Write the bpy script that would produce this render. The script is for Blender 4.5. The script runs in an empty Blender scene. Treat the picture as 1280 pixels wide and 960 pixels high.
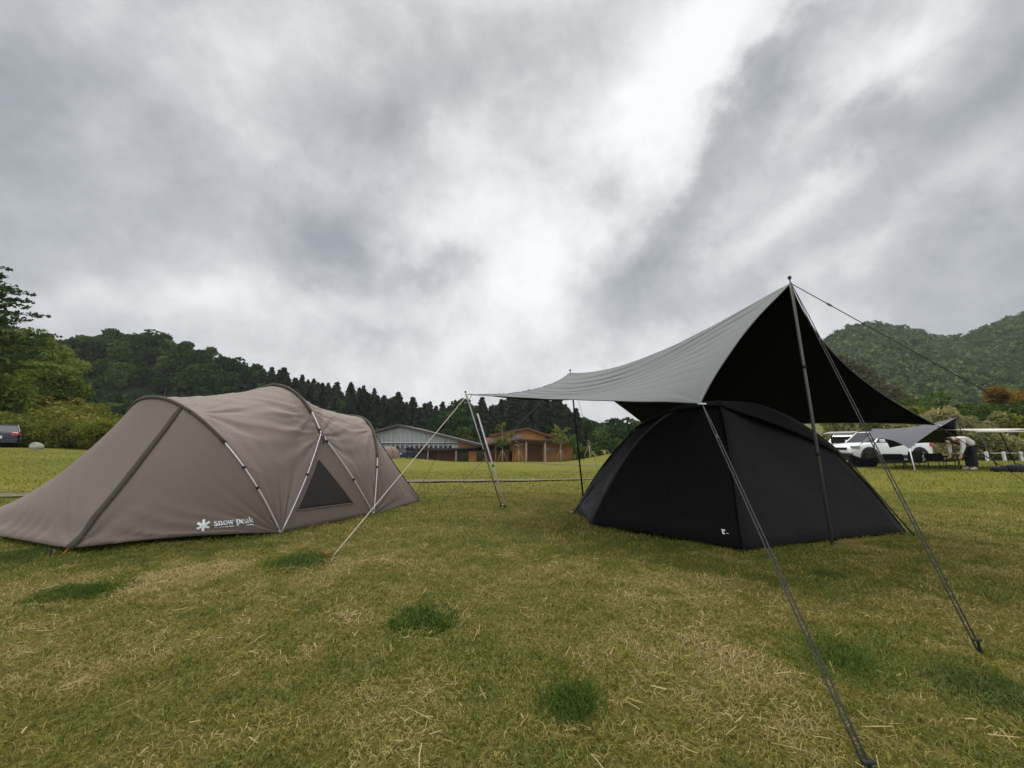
import bpy, bmesh, math, random
import numpy as np
from mathutils import Vector, Matrix, noise as mnoise
from mathutils.bvhtree import BVHTree

random.seed(7)
rng = np.random.default_rng(11)
R = math.radians
scene = bpy.context.scene
COL = scene.collection

# ------------------------------------------------------------------ camera model
CH = 1.0
F = 500.0
PITCH = math.atan(78 / F)
CP, SP = math.cos(PITCH), math.sin(PITCH)


def P(px, py, Y):
    """world point seen at photo pixel (px,py), at forward distance Y"""
    cx = (px - 640) / F
    cy = -(py - 480) / F
    k = Y / (CP - SP * cy)
    return Vector((cx * k, Y, CH + (SP + CP * cy) * k))


def sstep(a, b, x):
    t = np.clip((x - a) / (b - a), 0, 1)
    return t * t * (3 - 2 * t)


def gz(X, Y):
    """height of the terrain"""
    X = np.asarray(X, float); Y = np.asarray(Y, float)
    left = 0.95 * sstep(-9, -24, X) * sstep(6, 20, Y)
    right = 0.22 * sstep(6, 14, X) * sstep(8, 15, Y)
    t = np.clip((Y - 12) / 66, 0, 1)
    dip = -1.9 * t * (1 - sstep(9, 22, X)) * sstep(-34, -20, X)
    return left + right + dip


def gzf(x, y):
    return float(gz(x, y))


def G(px, py):
    """ground point seen at photo pixel"""
    cx = (px - 640) / F
    cy = -(py - 480) / F
    d = Vector((cx, CP - SP * cy, SP + CP * cy))
    t = 0.5
    o = Vector((0, 0, CH))
    for i in range(4000):
        q = o + d * t
        if q.z < gzf(q.x, q.y):
            break
        t += 0.02 + t * 0.002
    lo, hi = t - 0.4, t
    for i in range(30):
        m = (lo + hi) / 2
        q = o + d * m
        if q.z < gzf(q.x, q.y): hi = m
        else: lo = m
    q = o + d * hi
    return Vector((q.x, q.y, gzf(q.x, q.y)))


# ------------------------------------------------------------------ numpy value noise
_perm = rng.permutation(4096)
_rv = rng.random(4096)


def vnoise(x, y, s=1.0, seed=0):
    x = np.asarray(x) / s + seed * 17.3; y = np.asarray(y) / s + seed * 9.1
    xi = np.floor(x).astype(int); yi = np.floor(y).astype(int)
    fx = x - xi; fy = y - yi
    fx = fx * fx * (3 - 2 * fx); fy = fy * fy * (3 - 2 * fy)
    h = lambda a, b: _rv[(_perm[(a & 4095)] + b * 131) & 4095]
    return ((h(xi, yi) * (1 - fx) + h(xi + 1, yi) * fx) * (1 - fy)
            + (h(xi, yi + 1) * (1 - fx) + h(xi + 1, yi + 1) * fx) * fy)


def fnoise(x, y, s=1.0, seed=0, oct=3):
    v = 0; a = 1; t = 0
    for i in range(oct):
        v = v + a * vnoise(x, y, s / (2 ** i), seed + i * 3); t += a; a *= 0.55
    return v / t


# ------------------------------------------------------------------ materials
def nodes_of(m):
    m.use_nodes = True
    return m.node_tree.nodes, m.node_tree.links


def mat(name, col, rough=0.8, metal=0.0, var=0.15, scale=4.0, bump=0.0, bscale=40.0, spec=0.3, detail=4, bdist=0.01):
    """principled with noise driven tone variation and bump"""
    m = bpy.data.materials.new(name)
    n, l = nodes_of(m)
    b = n['Principled BSDF']
    b.inputs['Roughness'].default_value = rough
    b.inputs['Metallic'].default_value = metal
    b.inputs['Specular IOR Level'].default_value = spec
    tc = n.new('ShaderNodeTexCoord')
    no = n.new('ShaderNodeTexNoise'); no.inputs['Scale'].default_value = scale; no.inputs['Detail'].default_value = detail
    l.new(tc.outputs['Object'], no.inputs['Vector'])
    cr = n.new('ShaderNodeMixRGB')
    cr.inputs[1].default_value = (*[c * (1 - var) for c in col], 1)
    cr.inputs[2].default_value = (*[min(1, c * (1 + var)) for c in col], 1)
    l.new(no.outputs['Fac'], cr.inputs[0]); l.new(cr.outputs[0], b.inputs['Base Color'])
    if bump:
        n2 = n.new('ShaderNodeTexNoise'); n2.inputs['Scale'].default_value = bscale; n2.inputs['Detail'].default_value = 3
        l.new(tc.outputs['Object'], n2.inputs['Vector'])
        bp = n.new('ShaderNodeBump'); bp.inputs['Strength'].default_value = bump; bp.inputs['Distance'].default_value = bdist
        l.new(n2.outputs['Fac'], bp.inputs['Height']); l.new(bp.outputs[0], b.inputs['Normal'])
    return m


def fabric(name, col, rough=0.75, var=0.08, transl=0.0, weave=True, bump=0.35, spec=0.25):
    m = mat(name, col, rough, 0, var, 1.3, bump, 11.0, spec, bdist=0.012)
    n, l = nodes_of(m)
    b = n['Principled BSDF']
    b.inputs['Sheen Weight'].default_value = 0.05
    if transl:
        out = n['Material Output']
        tr = n.new('ShaderNodeBsdfTranslucent'); tr.inputs[0].default_value = (*[min(1, c * 1.6) for c in col], 1)
        mx = n.new('ShaderNodeMixShader'); mx.inputs[0].default_value = transl
        l.new(b.outputs[0], mx.inputs[1]); l.new(tr.outputs[0], mx.inputs[2]); l.new(mx.outputs[0], out.inputs[0])
    return m


def leafmat(name, dark, light, dry=None, noise_scale=0.25, transl=0.25):
    """foliage: each leaf piece its own tone, big soft patches of tone over the crown"""
    m = bpy.data.materials.new(name)
    n, l = nodes_of(m)
    out = n['Material Output']; n.remove(n['Principled BSDF'])
    ge = n.new('ShaderNodeNewGeometry')
    tc = n.new('ShaderNodeTexCoord')
    oi = n.new('ShaderNodeObjectInfo')
    no = n.new('ShaderNodeTexNoise'); no.inputs['Scale'].default_value = noise_scale; no.inputs['Detail'].default_value = 3
    l.new(ge.outputs['Position'], no.inputs['Vector'])
    a = n.new('ShaderNodeMath'); a.operation = 'MULTIPLY_ADD'; a.inputs[1].default_value = 0.45
    l.new(ge.outputs['Random Per Island'], a.inputs[0])
    s = n.new('ShaderNodeMath'); s.operation = 'MULTIPLY_ADD'; s.inputs[1].default_value = 1.3; s.inputs[2].default_value = -0.4
    l.new(no.outputs['Fac'], s.inputs[0]); l.new(s.outputs[0], a.inputs[2])
    o = n.new('ShaderNodeMath'); o.operation = 'MULTIPLY_ADD'; o.inputs[1].default_value = 0.35; o.use_clamp = True
    l.new(oi.outputs['Random'], o.inputs[0]); l.new(a.outputs[0], o.inputs[2])
    cr = n.new('ShaderNodeValToRGB')
    cr.color_ramp.elements[0].position = 0.1; cr.color_ramp.elements[0].color = (*dark, 1)
    cr.color_ramp.elements[1].position = 0.85; cr.color_ramp.elements[1].color = (*light, 1)
    if dry:
        e = cr.color_ramp.elements.new(0.97); e.color = (*dry, 1)
    l.new(o.outputs[0], cr.inputs[0])
    d = n.new('ShaderNodeBsdfDiffuse'); t = n.new('ShaderNodeBsdfTranslucent')
    l.new(cr.outputs[0], d.inputs[0]); l.new(cr.outputs[0], t.inputs[0])
    mx = n.new('ShaderNodeMixShader'); mx.inputs[0].default_value = transl
    l.new(d.outputs[0], mx.inputs[1]); l.new(t.outputs[0], mx.inputs[2]); l.new(mx.outputs[0], out.inputs[0])
    return m


M = {}
M['tent_brown'] = fabric('tent_brown', (0.192, 0.153, 0.130), 0.7, 0.05, 0.12, bump=0.3)
M['tent_sleeve'] = fabric('tent_sleeve', (0.062, 0.045, 0.036), 0.8)
M['tent_strip'] = fabric('tent_strip', (0.06, 0.048, 0.038), 0.8)
M['mesh_dark'] = fabric('mesh_dark', (0.035, 0.029, 0.027), 0.9)
M['pole_white'] = mat('pole_white', (0.62, 0.56, 0.60), 0.3, 0.35, 0.08)
M['black_fabric'] = fabric('black_fabric', (0.0040, 0.0040, 0.0044), 0.9, 0.1, bump=0.5, spec=0.12)
M['black_fabric_lighter'] = fabric('black_fabric_lighter', (0.0048, 0.0048, 0.0055), 0.85, 0.12, bump=0.6, spec=0.2)
M['grey_strip'] = fabric('grey_strip', (0.03, 0.03, 0.034), 0.8, 0.12, bump=0.5)
M['tarp_grey'] = fabric('tarp_grey', (0.086, 0.096, 0.097), 0.75, 0.06, bump=0.3)
M['tarp_black'] = fabric('tarp_black', (0.004, 0.004, 0.004), 0.95, spec=0.03)
M['pole_dark'] = mat('pole_dark', (0.085, 0.078, 0.068), 0.5, 0.3, 0.15)
M['pole_black'] = mat('pole_black', (0.012, 0.011, 0.012), 0.6, 0.1, 0.15)
M['pole_grey'] = mat('pole_grey', (0.34, 0.33, 0.31), 0.4, 0.4, 0.1)
M['plastic_black'] = mat('plastic_black', (0.015, 0.015, 0.016), 0.5)
M['orange'] = mat('orange', (0.42, 0.11, 0.03), 0.6)
M['white_print'] = mat('white_print', (0.80, 0.84, 0.88), 0.6, var=0.03)
M['rope_dark'] = mat('rope_dark', (0.030, 0.030, 0.028), 0.9, var=0.95, scale=90, detail=1)
M['rope_pale'] = mat('rope_pale', (0.42, 0.36, 0.25), 0.9, var=0.2, scale=60)
M['rope_grey'] = mat('rope_grey', (0.10, 0.095, 0.085), 0.9, var=0.2, scale=60)
M['steel'] = mat('steel', (0.35, 0.35, 0.36), 0.4, 0.9)
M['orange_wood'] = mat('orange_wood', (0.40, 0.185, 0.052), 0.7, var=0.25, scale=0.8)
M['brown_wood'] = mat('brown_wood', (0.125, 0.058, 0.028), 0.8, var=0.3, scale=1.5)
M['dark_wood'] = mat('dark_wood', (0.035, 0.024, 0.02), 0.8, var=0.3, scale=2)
M['pale_wood'] = mat('pale_wood', (0.33, 0.25, 0.17), 0.7, var=0.2)
M['roof_dark'] = mat('roof_dark', (0.055, 0.05, 0.048), 0.6, var=0.2)
M['white_frame'] = mat('white_frame', (0.60, 0.62, 0.62), 0.5, var=0.08)
M['glass'] = mat('glass', (0.10, 0.12, 0.125), 0.12, 0.0, 0.25, 0.4, spec=0.9)
M['hall_glass'] = mat('hall_glass', (0.30, 0.33, 0.335), 0.2, 0.0, 0.3, 0.35, spec=0.8)
M['glass_dark'] = mat('glass_dark', (0.012, 0.013, 0.016), 0.08, 0, 0.1, spec=0.8)
M['car_white'] = mat('car_white', (0.72, 0.73, 0.74), 0.25, 0, 0.02, spec=0.6)
M['car_navy'] = mat('car_navy', (0.014, 0.014, 0.028), 0.25, 0.2, 0.05, spec=0.6)
M['car_blue'] = mat('car_blue', (0.02, 0.04, 0.075), 0.25, 0.2, 0.05, spec=0.6)
M['car_silver'] = mat('car_silver', (0.45, 0.47, 0.47), 0.3, 0.3, 0.03, spec=0.6)
M['tyre'] = mat('tyre', (0.012, 0.012, 0.013), 0.9)
M['rim'] = mat('rim', (0.38, 0.38, 0.40), 0.35, 0.7)
M['red_lamp'] = mat('red_lamp', (0.45, 0.02, 0.03), 0.25, spec=0.6)
M['clear_lamp'] = mat('clear_lamp', (0.25, 0.27, 0.28), 0.15, spec=0.8)
M['chrome'] = mat('chrome', (0.6, 0.6, 0.62), 0.2, 0.9)
M['plate'] = mat('plate', (0.72, 0.72, 0.72), 0.5)
M['slate_fabric'] = fabric('slate_fabric', (0.068, 0.070, 0.086), 0.7, bump=0.3)
M['navy_fabric'] = fabric('navy_fabric', (0.010, 0.010, 0.02), 0.8, bump=0.3)
M['olive_fabric'] = fabric('olive_fabric', (0.055, 0.06, 0.035), 0.85)
M['cream_fabric'] = fabric('cream_fabric', (0.50, 0.46, 0.42), 0.8)
M['tan_fabric'] = fabric('tan_fabric', (0.20, 0.14, 0.115), 0.8)
M['skin'] = mat('skin', (0.45, 0.28, 0.20), 0.6)
M['hair'] = mat('hair', (0.012, 0.010, 0.010), 0.6)
M['shirt'] = fabric('shirt', (0.55, 0.52, 0.50), 0.9)
M['trousers'] = fabric('trousers', (0.016, 0.014, 0.018), 0.9)
M['shoe'] = mat('shoe', (0.35, 0.33, 0.30), 0.7)
M['bark'] = mat('bark', (0.11, 0.085, 0.065), 0.95, var=0.4, scale=6, bump=0.5)
M['bark_pale'] = mat('bark_pale', (0.25, 0.22, 0.18), 0.95, var=0.3, scale=6)
M['bamboo'] = mat('bamboo', (0.33, 0.27, 0.17), 0.7, var=0.2)
M['boulder'] = mat('boulder', (0.22, 0.23, 0.18), 0.9, var=0.3, scale=3, bump=0.4, bscale=9)
M['leaf_conifer'] = leafmat('leaf_conifer', (0.014, 0.022, 0.014), (0.042, 0.060, 0.032), noise_scale=0.12, transl=0.12)
M['leaf_dark'] = leafmat('leaf_dark', (0.012, 0.024, 0.010), (0.045, 0.085, 0.025), noise_scale=0.10)
M['leaf_mid'] = leafmat('leaf_mid', (0.022, 0.045, 0.012), (0.085, 0.135, 0.03), noise_scale=0.2)
M['leaf_yellow'] = leafmat('leaf_yellow', (0.045, 0.075, 0.014), (0.20, 0.20, 0.04), (0.30, 0.23, 0.06), noise_scale=0.35)
M['leaf_young'] = leafmat('leaf_young', (0.07, 0.09, 0.02), (0.20, 0.22, 0.05), noise_scale=0.5)
M['leaf_orange'] = leafmat('leaf_orange', (0.10, 0.065, 0.018), (0.27, 0.16, 0.035), noise_scale=0.6)
M['leaf_straw'] = leafmat('leaf_straw', (0.09, 0.11, 0.035), (0.32, 0.29, 0.13), noise_scale=0.5)
M['leaf_hill'] = leafmat('leaf_hill', (0.012, 0.034, 0.014), (0.105, 0.150, 0.045), noise_scale=0.05, transl=0.15)  # tone range widened to stand in for lit crowns and dark gullies
M['leaf_ridge'] = leafmat('leaf_ridge', (0.030, 0.036, 0.018), (0.105, 0.092, 0.045), noise_scale=0.06, transl=0.15)
M['leaf_bank'] = leafmat('leaf_bank', (0.035, 0.062, 0.013), (0.18, 0.22, 0.045), noise_scale=0.22)
M['leaf_clover'] = leafmat('leaf_clover', (0.040, 0.078, 0.014), (0.092, 0.140, 0.026), noise_scale=6)


# ------------------------------------------------------------------ object helpers
def tag(o, label=None, cat=None, group=None, kind=None):
    if label: o['label'] = label
    if cat: o['category'] = cat
    if group: o['group'] = group
    if kind: o['kind'] = kind
    return o


def empty(name, loc=(0, 0, 0), rz=0.0):
    o = bpy.data.objects.new(name, None)
    o.empty_display_size = 0.1
    COL.objects.link(o)
    o.location = loc
    o.rotation_euler = (0, 0, rz)
    return o


def link(name, me, m=None, parent=None, smooth=True):
    if m is not None:
        for mm in (m if isinstance(m, (list, tuple)) else [m]):
            me.materials.append(mm)
    if smooth:
        me.polygons.foreach_set('use_smooth', [True] * len(me.polygons))
    o = bpy.data.objects.new(name, me)
    COL.objects.link(o)
    if parent is not None:
        o.parent = parent
    return o


def mesh(name, verts, faces, m=None, parent=None, smooth=True, mats=None):
    me = bpy.data.meshes.new(name)
    me.from_pydata([tuple(v) for v in verts], [], [tuple(f) for f in faces])
    me.update()
    o = link(name, me, m, parent, smooth)
    if mats is not None:
        me.polygons.foreach_set('material_index', mats)
    return o


def np_mesh(name, verts, nsides, attr=None):
    """fast mesh: verts (N,nsides,3), one polygon per row (nsides scalar)"""
    N = verts.shape[0]
    me = bpy.data.meshes.new(name)
    me.vertices.add(N * nsides)
    me.vertices.foreach_set('co', verts.reshape(-1).astype(np.float32))
    me.loops.add(N * nsides)
    me.loops.foreach_set('vertex_index', np.arange(N * nsides, dtype=np.int32))
    me.polygons.add(N)
    me.polygons.foreach_set('loop_start', (np.arange(N) * nsides).astype(np.int32))
    if attr:
        for k, v in attr.items():
            a = me.attributes.new(k, 'FLOAT', 'POINT')
            a.data.foreach_set('value', np.repeat(v, nsides).astype(np.float32))
    me.update(calc_edges=True)
    me.validate()
    return me


class MB:
    """collects shapes into one mesh"""
    def __init__(s):
        s.v = []; s.f = []; s.mi = []

    def add(s, vs, fs, mi=0):
        b = len(s.v)
        s.v += [Vector(v) for v in vs]
        s.f += [tuple(i + b for i in f) for f in fs]
        s.mi += [mi] * len(fs)
        return s

    def box(s, c, size, rz=0, mi=0, rot=None):
        hx, hy, hz = size[0] / 2, size[1] / 2, size[2] / 2
        m = rot if rot is not None else Matrix.Rotation(rz, 3, 'Z')
        vs = [Vector(c) + m @ Vector((x * hx, y * hy, z * hz)) for x in (-1, 1) for y in (-1, 1) for z in (-1, 1)]
        s.add(vs, [(0, 1, 3, 2), (4, 6, 7, 5), (0, 4, 5, 1), (2, 3, 7, 6), (0, 2, 6, 4), (1, 5, 7, 3)], mi)
        return s

    def tube(s, pts, r, n=8, mi=0, cap=True):
        pts = [Vector(p) for p in pts]
        k = len(pts)
        rs = r if isinstance(r, (list, tuple)) else [r] * k
        b = len(s.v)
        up = None
        for i in range(k):
            t = (pts[min(i + 1, k - 1)] - pts[max(i - 1, 0)]).normalized()
            if up is None:
                up = Vector((0, 0, 1)) if abs(t.z) < 0.9 else Vector((1, 0, 0))
            x = t.cross(up)
            if x.length < 1e-5: x = t.cross(Vector((0.3, 1, 0.2)))
            x.normalize(); y = x.cross(t).normalized(); up = y
            for j in range(n):
                a = 2 * math.pi * j / n
                s.v.append(pts[i] + (x * math.cos(a) + y * math.sin(a)) * rs[i])
        for i in range(k - 1):
            for j in range(n):
                a, c = b + i * n + j, b + i * n + (j + 1) % n
                s.f.append((a, c, c + n, a + n)); s.mi.append(mi)
        if cap:
            s.f.append(tuple(b + j for j in range(n))[::-1]); s.mi.append(mi)
            s.f.append(tuple(b + (k - 1) * n + j for j in range(n))); s.mi.append(mi)
        return s

    def lathe(s, prof, c, axis='Z', n=20, mi=0):
        """prof: (radius, height) list; around axis through c"""
        b = len(s.v); c = Vector(c)
        for (r, h) in prof:
            for j in range(n):
                a = 2 * math.pi * j / n
                p = (r * math.cos(a), r * math.sin(a), h)
                if axis == 'Y': p = (p[0], p[2], p[1])
                if axis == 'X': p = (p[2], p[0], p[1])
                s.v.append(c + Vector(p))
        for i in range(len(prof) - 1):
            for j in range(n):
                s.f.append((b + i * n + j, b + i * n + (j + 1) % n, b + (i + 1) * n + (j + 1) % n, b + (i + 1) * n + j)); s.mi.append(mi)
        return s

    def build(s, name, m, parent=None, smooth=False):
        o = mesh(name, s.v, s.f, m, parent, smooth, s.mi if isinstance(m, (list, tuple)) else None)
        return o


def bevel(o, w, seg=2):
    md = o.modifiers.new('bevel', 'BEVEL'); md.width = w; md.segments = seg; md.limit_method = 'ANGLE'
    return o


def solid(o, t):
    md = o.modifiers.new('thick', 'SOLIDIFY'); md.thickness = t; md.offset = -1
    return o


def grid_faces(nu, nv):
    return [(i * nv + j, i * nv + j + 1, (i + 1) * nv + j + 1, (i + 1) * nv + j) for i in range(nu - 1) for j in range(nv - 1)]


def grid_normals(Pg):
    du = np.gradient(Pg, axis=0); dv = np.gradient(Pg, axis=1)
    n = np.cross(du, dv)
    return n / np.maximum(np.linalg.norm(n, axis=2, keepdims=True), 1e-9)


def wrinkles(Pg, corners, amp=0.012, k=16, reach=0.5, seed=1):
    """tension folds that fan out of the corners of a cloth"""
    N = grid_normals(Pg)
    D = np.zeros(Pg.shape[:2])
    mid = Pg.reshape(-1, 3).mean(0)
    for ci, c in enumerate(corners):
        c = np.array(c)
        d = Pg - c
        r = np.linalg.norm(d, axis=2)
        ax = mid - c; ax /= np.linalg.norm(ax)
        nm = N.reshape(-1, 3).mean(0)
        ay = np.cross(nm, ax); ay /= max(np.linalg.norm(ay), 1e-6)
        ang = np.arctan2((d * ay).sum(2), (d * ax).sum(2))
        ph = seed * 1.7 + ci * 2.3
        wv = np.sin(ang * k + ph) * 0.6 + np.sin(ang * k * 1.9 + 2 * ph) * 0.4
        D += amp * wv * np.exp(-r / reach) * np.clip(r / (0.35 * reach), 0, 1)
    return Pg + N * D[:, :, None]


def cloth_noise(Pg, amp, s, seed=0, stretch=(1, 1)):
    N = grid_normals(Pg)
    nu, nv = Pg.shape[:2]
    D = np.zeros((nu, nv))
    for i in range(nu):
        for j in range(nv):
            p = Pg[i, j]
            D[i, j] = mnoise.noise(Vector((p[0] / s * stretch[0] + seed * 5.1, p[1] / s * stretch[0], p[2] / s * stretch[1])))
    return Pg + N * (amp * D)[:, :, None]


def ray_hit(bvh, px, py):
    cx = (px - 640) / F; cy = -(py - 480) / F
    d = Vector((cx, CP - SP * cy, SP + CP * cy)).normalized()
    return bvh.ray_cast(Vector((0, 0, CH)), d)


# ------------------------------------------------------------------ ground
PATCH_DRY = [(240, 718, .42, 1.7), (30, 742, .55, .7), (80, 848, .28, .6), (935, 825, .25, .7), (1190, 770, .4, .55), (1010, 935, .2, .6),
             (800, 780, .35, .35), (520, 885, .3, .5), (1210, 892, .22, .55), (400, 715, .35, .45), (1240, 700, .5, .3), (330, 900, .2, .5), (640, 720, .4, .3), (860, 735, .4, .35)]
PATCH_LUSH = [(715, 880, .11), (1050, 822, .19), (530, 776, .15), (100, 741, .22), (375, 704, .24), (20, 697, .40), (1235, 865, .25), (1040, 722, .16)]
_pd = [(G(a, b), r, k) for a, b, r, k in PATCH_DRY]
_pl = [(G(a, b), r) for a, b, r in PATCH_LUSH]


def fields(X, Y, fine=1.0):
    n = fnoise(X, Y, 0.9, 1, 4)
    n2 = fnoise(X, Y, 3.5, 5, 2)
    n3 = fnoise(X, Y, 0.28, 8, 3)
    n4 = fnoise(X, Y, 0.085, 12, 2)
    dry = 0.325 + 0.45 * (n - 0.5) + 0.15 * (n2 - 0.5) + fine * (0.9 * (n3 - 0.5) + 0.75 * (n4 - 0.5))
    wob = 0.5 * (fnoise(X, Y, 0.35, 9, 3) - 0.5)
    for p, r, k in _pd:
        q = np.hypot(X - p.x, (Y - p.y)) / r + wob * 2.4
        dry = dry + 0.55 * k * (1 - sstep(0.45, 1.15, q))
    lush = np.zeros_like(dry)
    for p, r in _pl:
        q = np.hypot(X - p.x, (Y - p.y)) / r + wob * 1.8
        lush = np.maximum(lush, 1 - sstep(0.5, 1.2, q))
    dry = dry * (1 - 0.9 * lush)
    far = sstep(8, 14, np.hypot(X, Y))
    dry = dry * (1 - 0.45 * far) + 0.12 * far
    return np.clip(dry, 0, 1), np.clip(lush, 0, 1)


def grass_tint(n, l, dry_out, lush_out, extra=None):
    """green -> olive -> straw ramp used by the soil sheet and the blades"""
    cr = n.new('ShaderNodeValToRGB')
    E = cr.color_ramp.elements
    E[0].position = 0.0; E[0].color = (0.070, 0.108, 0.008, 1)
    E[1].position = 1.0; E[1].color = (0.38, 0.29, 0.13, 1)
    e = E.new(0.35); e.color = (0.168, 0.170, 0.017, 1)
    e = E.new(0.68); e.color = (0.265, 0.222, 0.055, 1)
    l.new(dry_out, cr.inputs[0])
    mx = n.new('ShaderNodeMixRGB'); mx.inputs[2].default_value = (0.048, 0.085, 0.012, 1)
    l.new(lush_out, mx.inputs[0]); l.new(cr.outputs[0], mx.inputs[1])
    return mx


def ground():
    xs = np.concatenate([np.linspace(-700, -60, 16)[:-1], np.linspace(-60, -12, 40)[:-1], np.linspace(-12, 12, 240)[:-1], np.linspace(12, 60, 40)[:-1], np.linspace(60, 700, 16)])
    ys = np.concatenate([np.linspace(-200, -2, 8)[:-1], np.linspace(-2, 16, 200)[:-1], np.linspace(16, 90, 60)[:-1], np.linspace(90, 900, 20)])
    X, Y = np.meshgrid(xs, ys, indexing='ij')
    near = 1 - sstep(14, 22, np.hypot(X, Y))
    Z = gz(X, Y) + near * 0.05 * (fnoise(X, Y, 0.8, 3) - 0.5)
    V = np.stack([X, Y, Z], 2)
    o = mesh('ground', V.reshape(-1, 3), grid_faces(len(xs), len(ys)))
    # flip to face up
    me = o.data
    me.flip_normals()
    d, lu = fields(X, Y, 1 - sstep(6, 10, np.hypot(X, Y)))
    for nme, v in (('dry', d), ('lush', lu), ('thatch', 0.45 + 0.45 * (1 - sstep(5, 14, np.hypot(X, Y))))):
        a = me.attributes.new(nme, 'FLOAT', 'POINT'); a.data.foreach_set('value', v.reshape(-1).astype(np.float32))
    m = bpy.data.materials.new('lawn')
    n, l = nodes_of(m)
    b = n['Principled BSDF']; b.inputs['Roughness'].default_value = 1; b.inputs['Specular IOR Level'].default_value = 0.1
    a1 = n.new('ShaderNodeAttribute'); a1.attribute_name = 'dry'
    a2 = n.new('ShaderNodeAttribute'); a2.attribute_name = 'lush'
    tc = n.new('ShaderNodeTexCoord')
    nf = n.new('ShaderNodeTexNoise'); nf.inputs['Scale'].default_value = 9; nf.inputs['Detail'].default_value = 8; nf.inputs['Roughness'].default_value = 0.75
    l.new(tc.outputs['Object'], nf.inputs['Vector'])
    nl = n.new('ShaderNodeTexNoise'); nl.inputs['Scale'].default_value = 0.35; nl.inputs['Detail'].default_value = 4
    l.new(tc.outputs['Object'], nl.inputs['Vector'])
    ad = n.new('ShaderNodeMath'); ad.operation = 'MULTIPLY_ADD'; ad.inputs[1].default_value = 1.0; ad.inputs[2].default_value = -0.5
    l.new(nf.outputs['Fac'], ad.inputs[0])
    ad2 = n.new('ShaderNodeMath'); ad2.operation = 'MULTIPLY_ADD'; ad2.inputs[1].default_value = 0.8; ad2.inputs[2].default_value = -0.4
    l.new(nl.outputs['Fac'], ad2.inputs[0])
    s1 = n.new('ShaderNodeMath'); l.new(ad.outputs[0], s1.inputs[0]); l.new(ad2.outputs[0], s1.inputs[1])
    s2 = n.new('ShaderNodeMath'); s2.use_clamp = True; l.new(s1.outputs[0], s2.inputs[0]); l.new(a1.outputs['Fac'], s2.inputs[1])
    mx = grass_tint(n, l, s2.outputs[0], a2.outputs['Fac'])
    a3 = n.new('ShaderNodeAttribute'); a3.attribute_name = 'thatch'
    th = n.new('ShaderNodeMixRGB')
    ng = n.new('ShaderNodeTexNoise'); ng.inputs['Scale'].default_value = 55; ng.inputs['Detail'].default_value = 6; ng.inputs['Roughness'].default_value = 0.7
    l.new(tc.outputs['Object'], ng.inputs['Vector'])
    tr = n.new('ShaderNodeValToRGB'); TE = tr.color_ramp.elements
    TE[0].position = 0.36; TE[0].color = (0.030, 0.026, 0.010, 1)
    TE[1].position = 0.66; TE[1].color = (0.170, 0.140, 0.050, 1)
    te = TE.new(0.5); te.color = (0.082, 0.074, 0.018, 1)
    l.new(ng.outputs['Fac'], tr.inputs[0]); l.new(tr.outputs[0], th.inputs[2])
    l.new(a3.outputs['Fac'], th.inputs[0]); l.new(mx.outputs[0], th.inputs[1])
    l.new(th.outputs[0], b.inputs['Base Color'])
    bp = n.new('ShaderNodeBump'); bp.inputs['Strength'].default_value = 0.7; bp.inputs['Distance'].default_value = 0.04
    l.new(nf.outputs['Fac'], bp.inputs['Height']); l.new(bp.outputs[0], b.inputs['Normal'])
    me.materials.append(m)
    tag(o, kind='structure')
    return o


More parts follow.
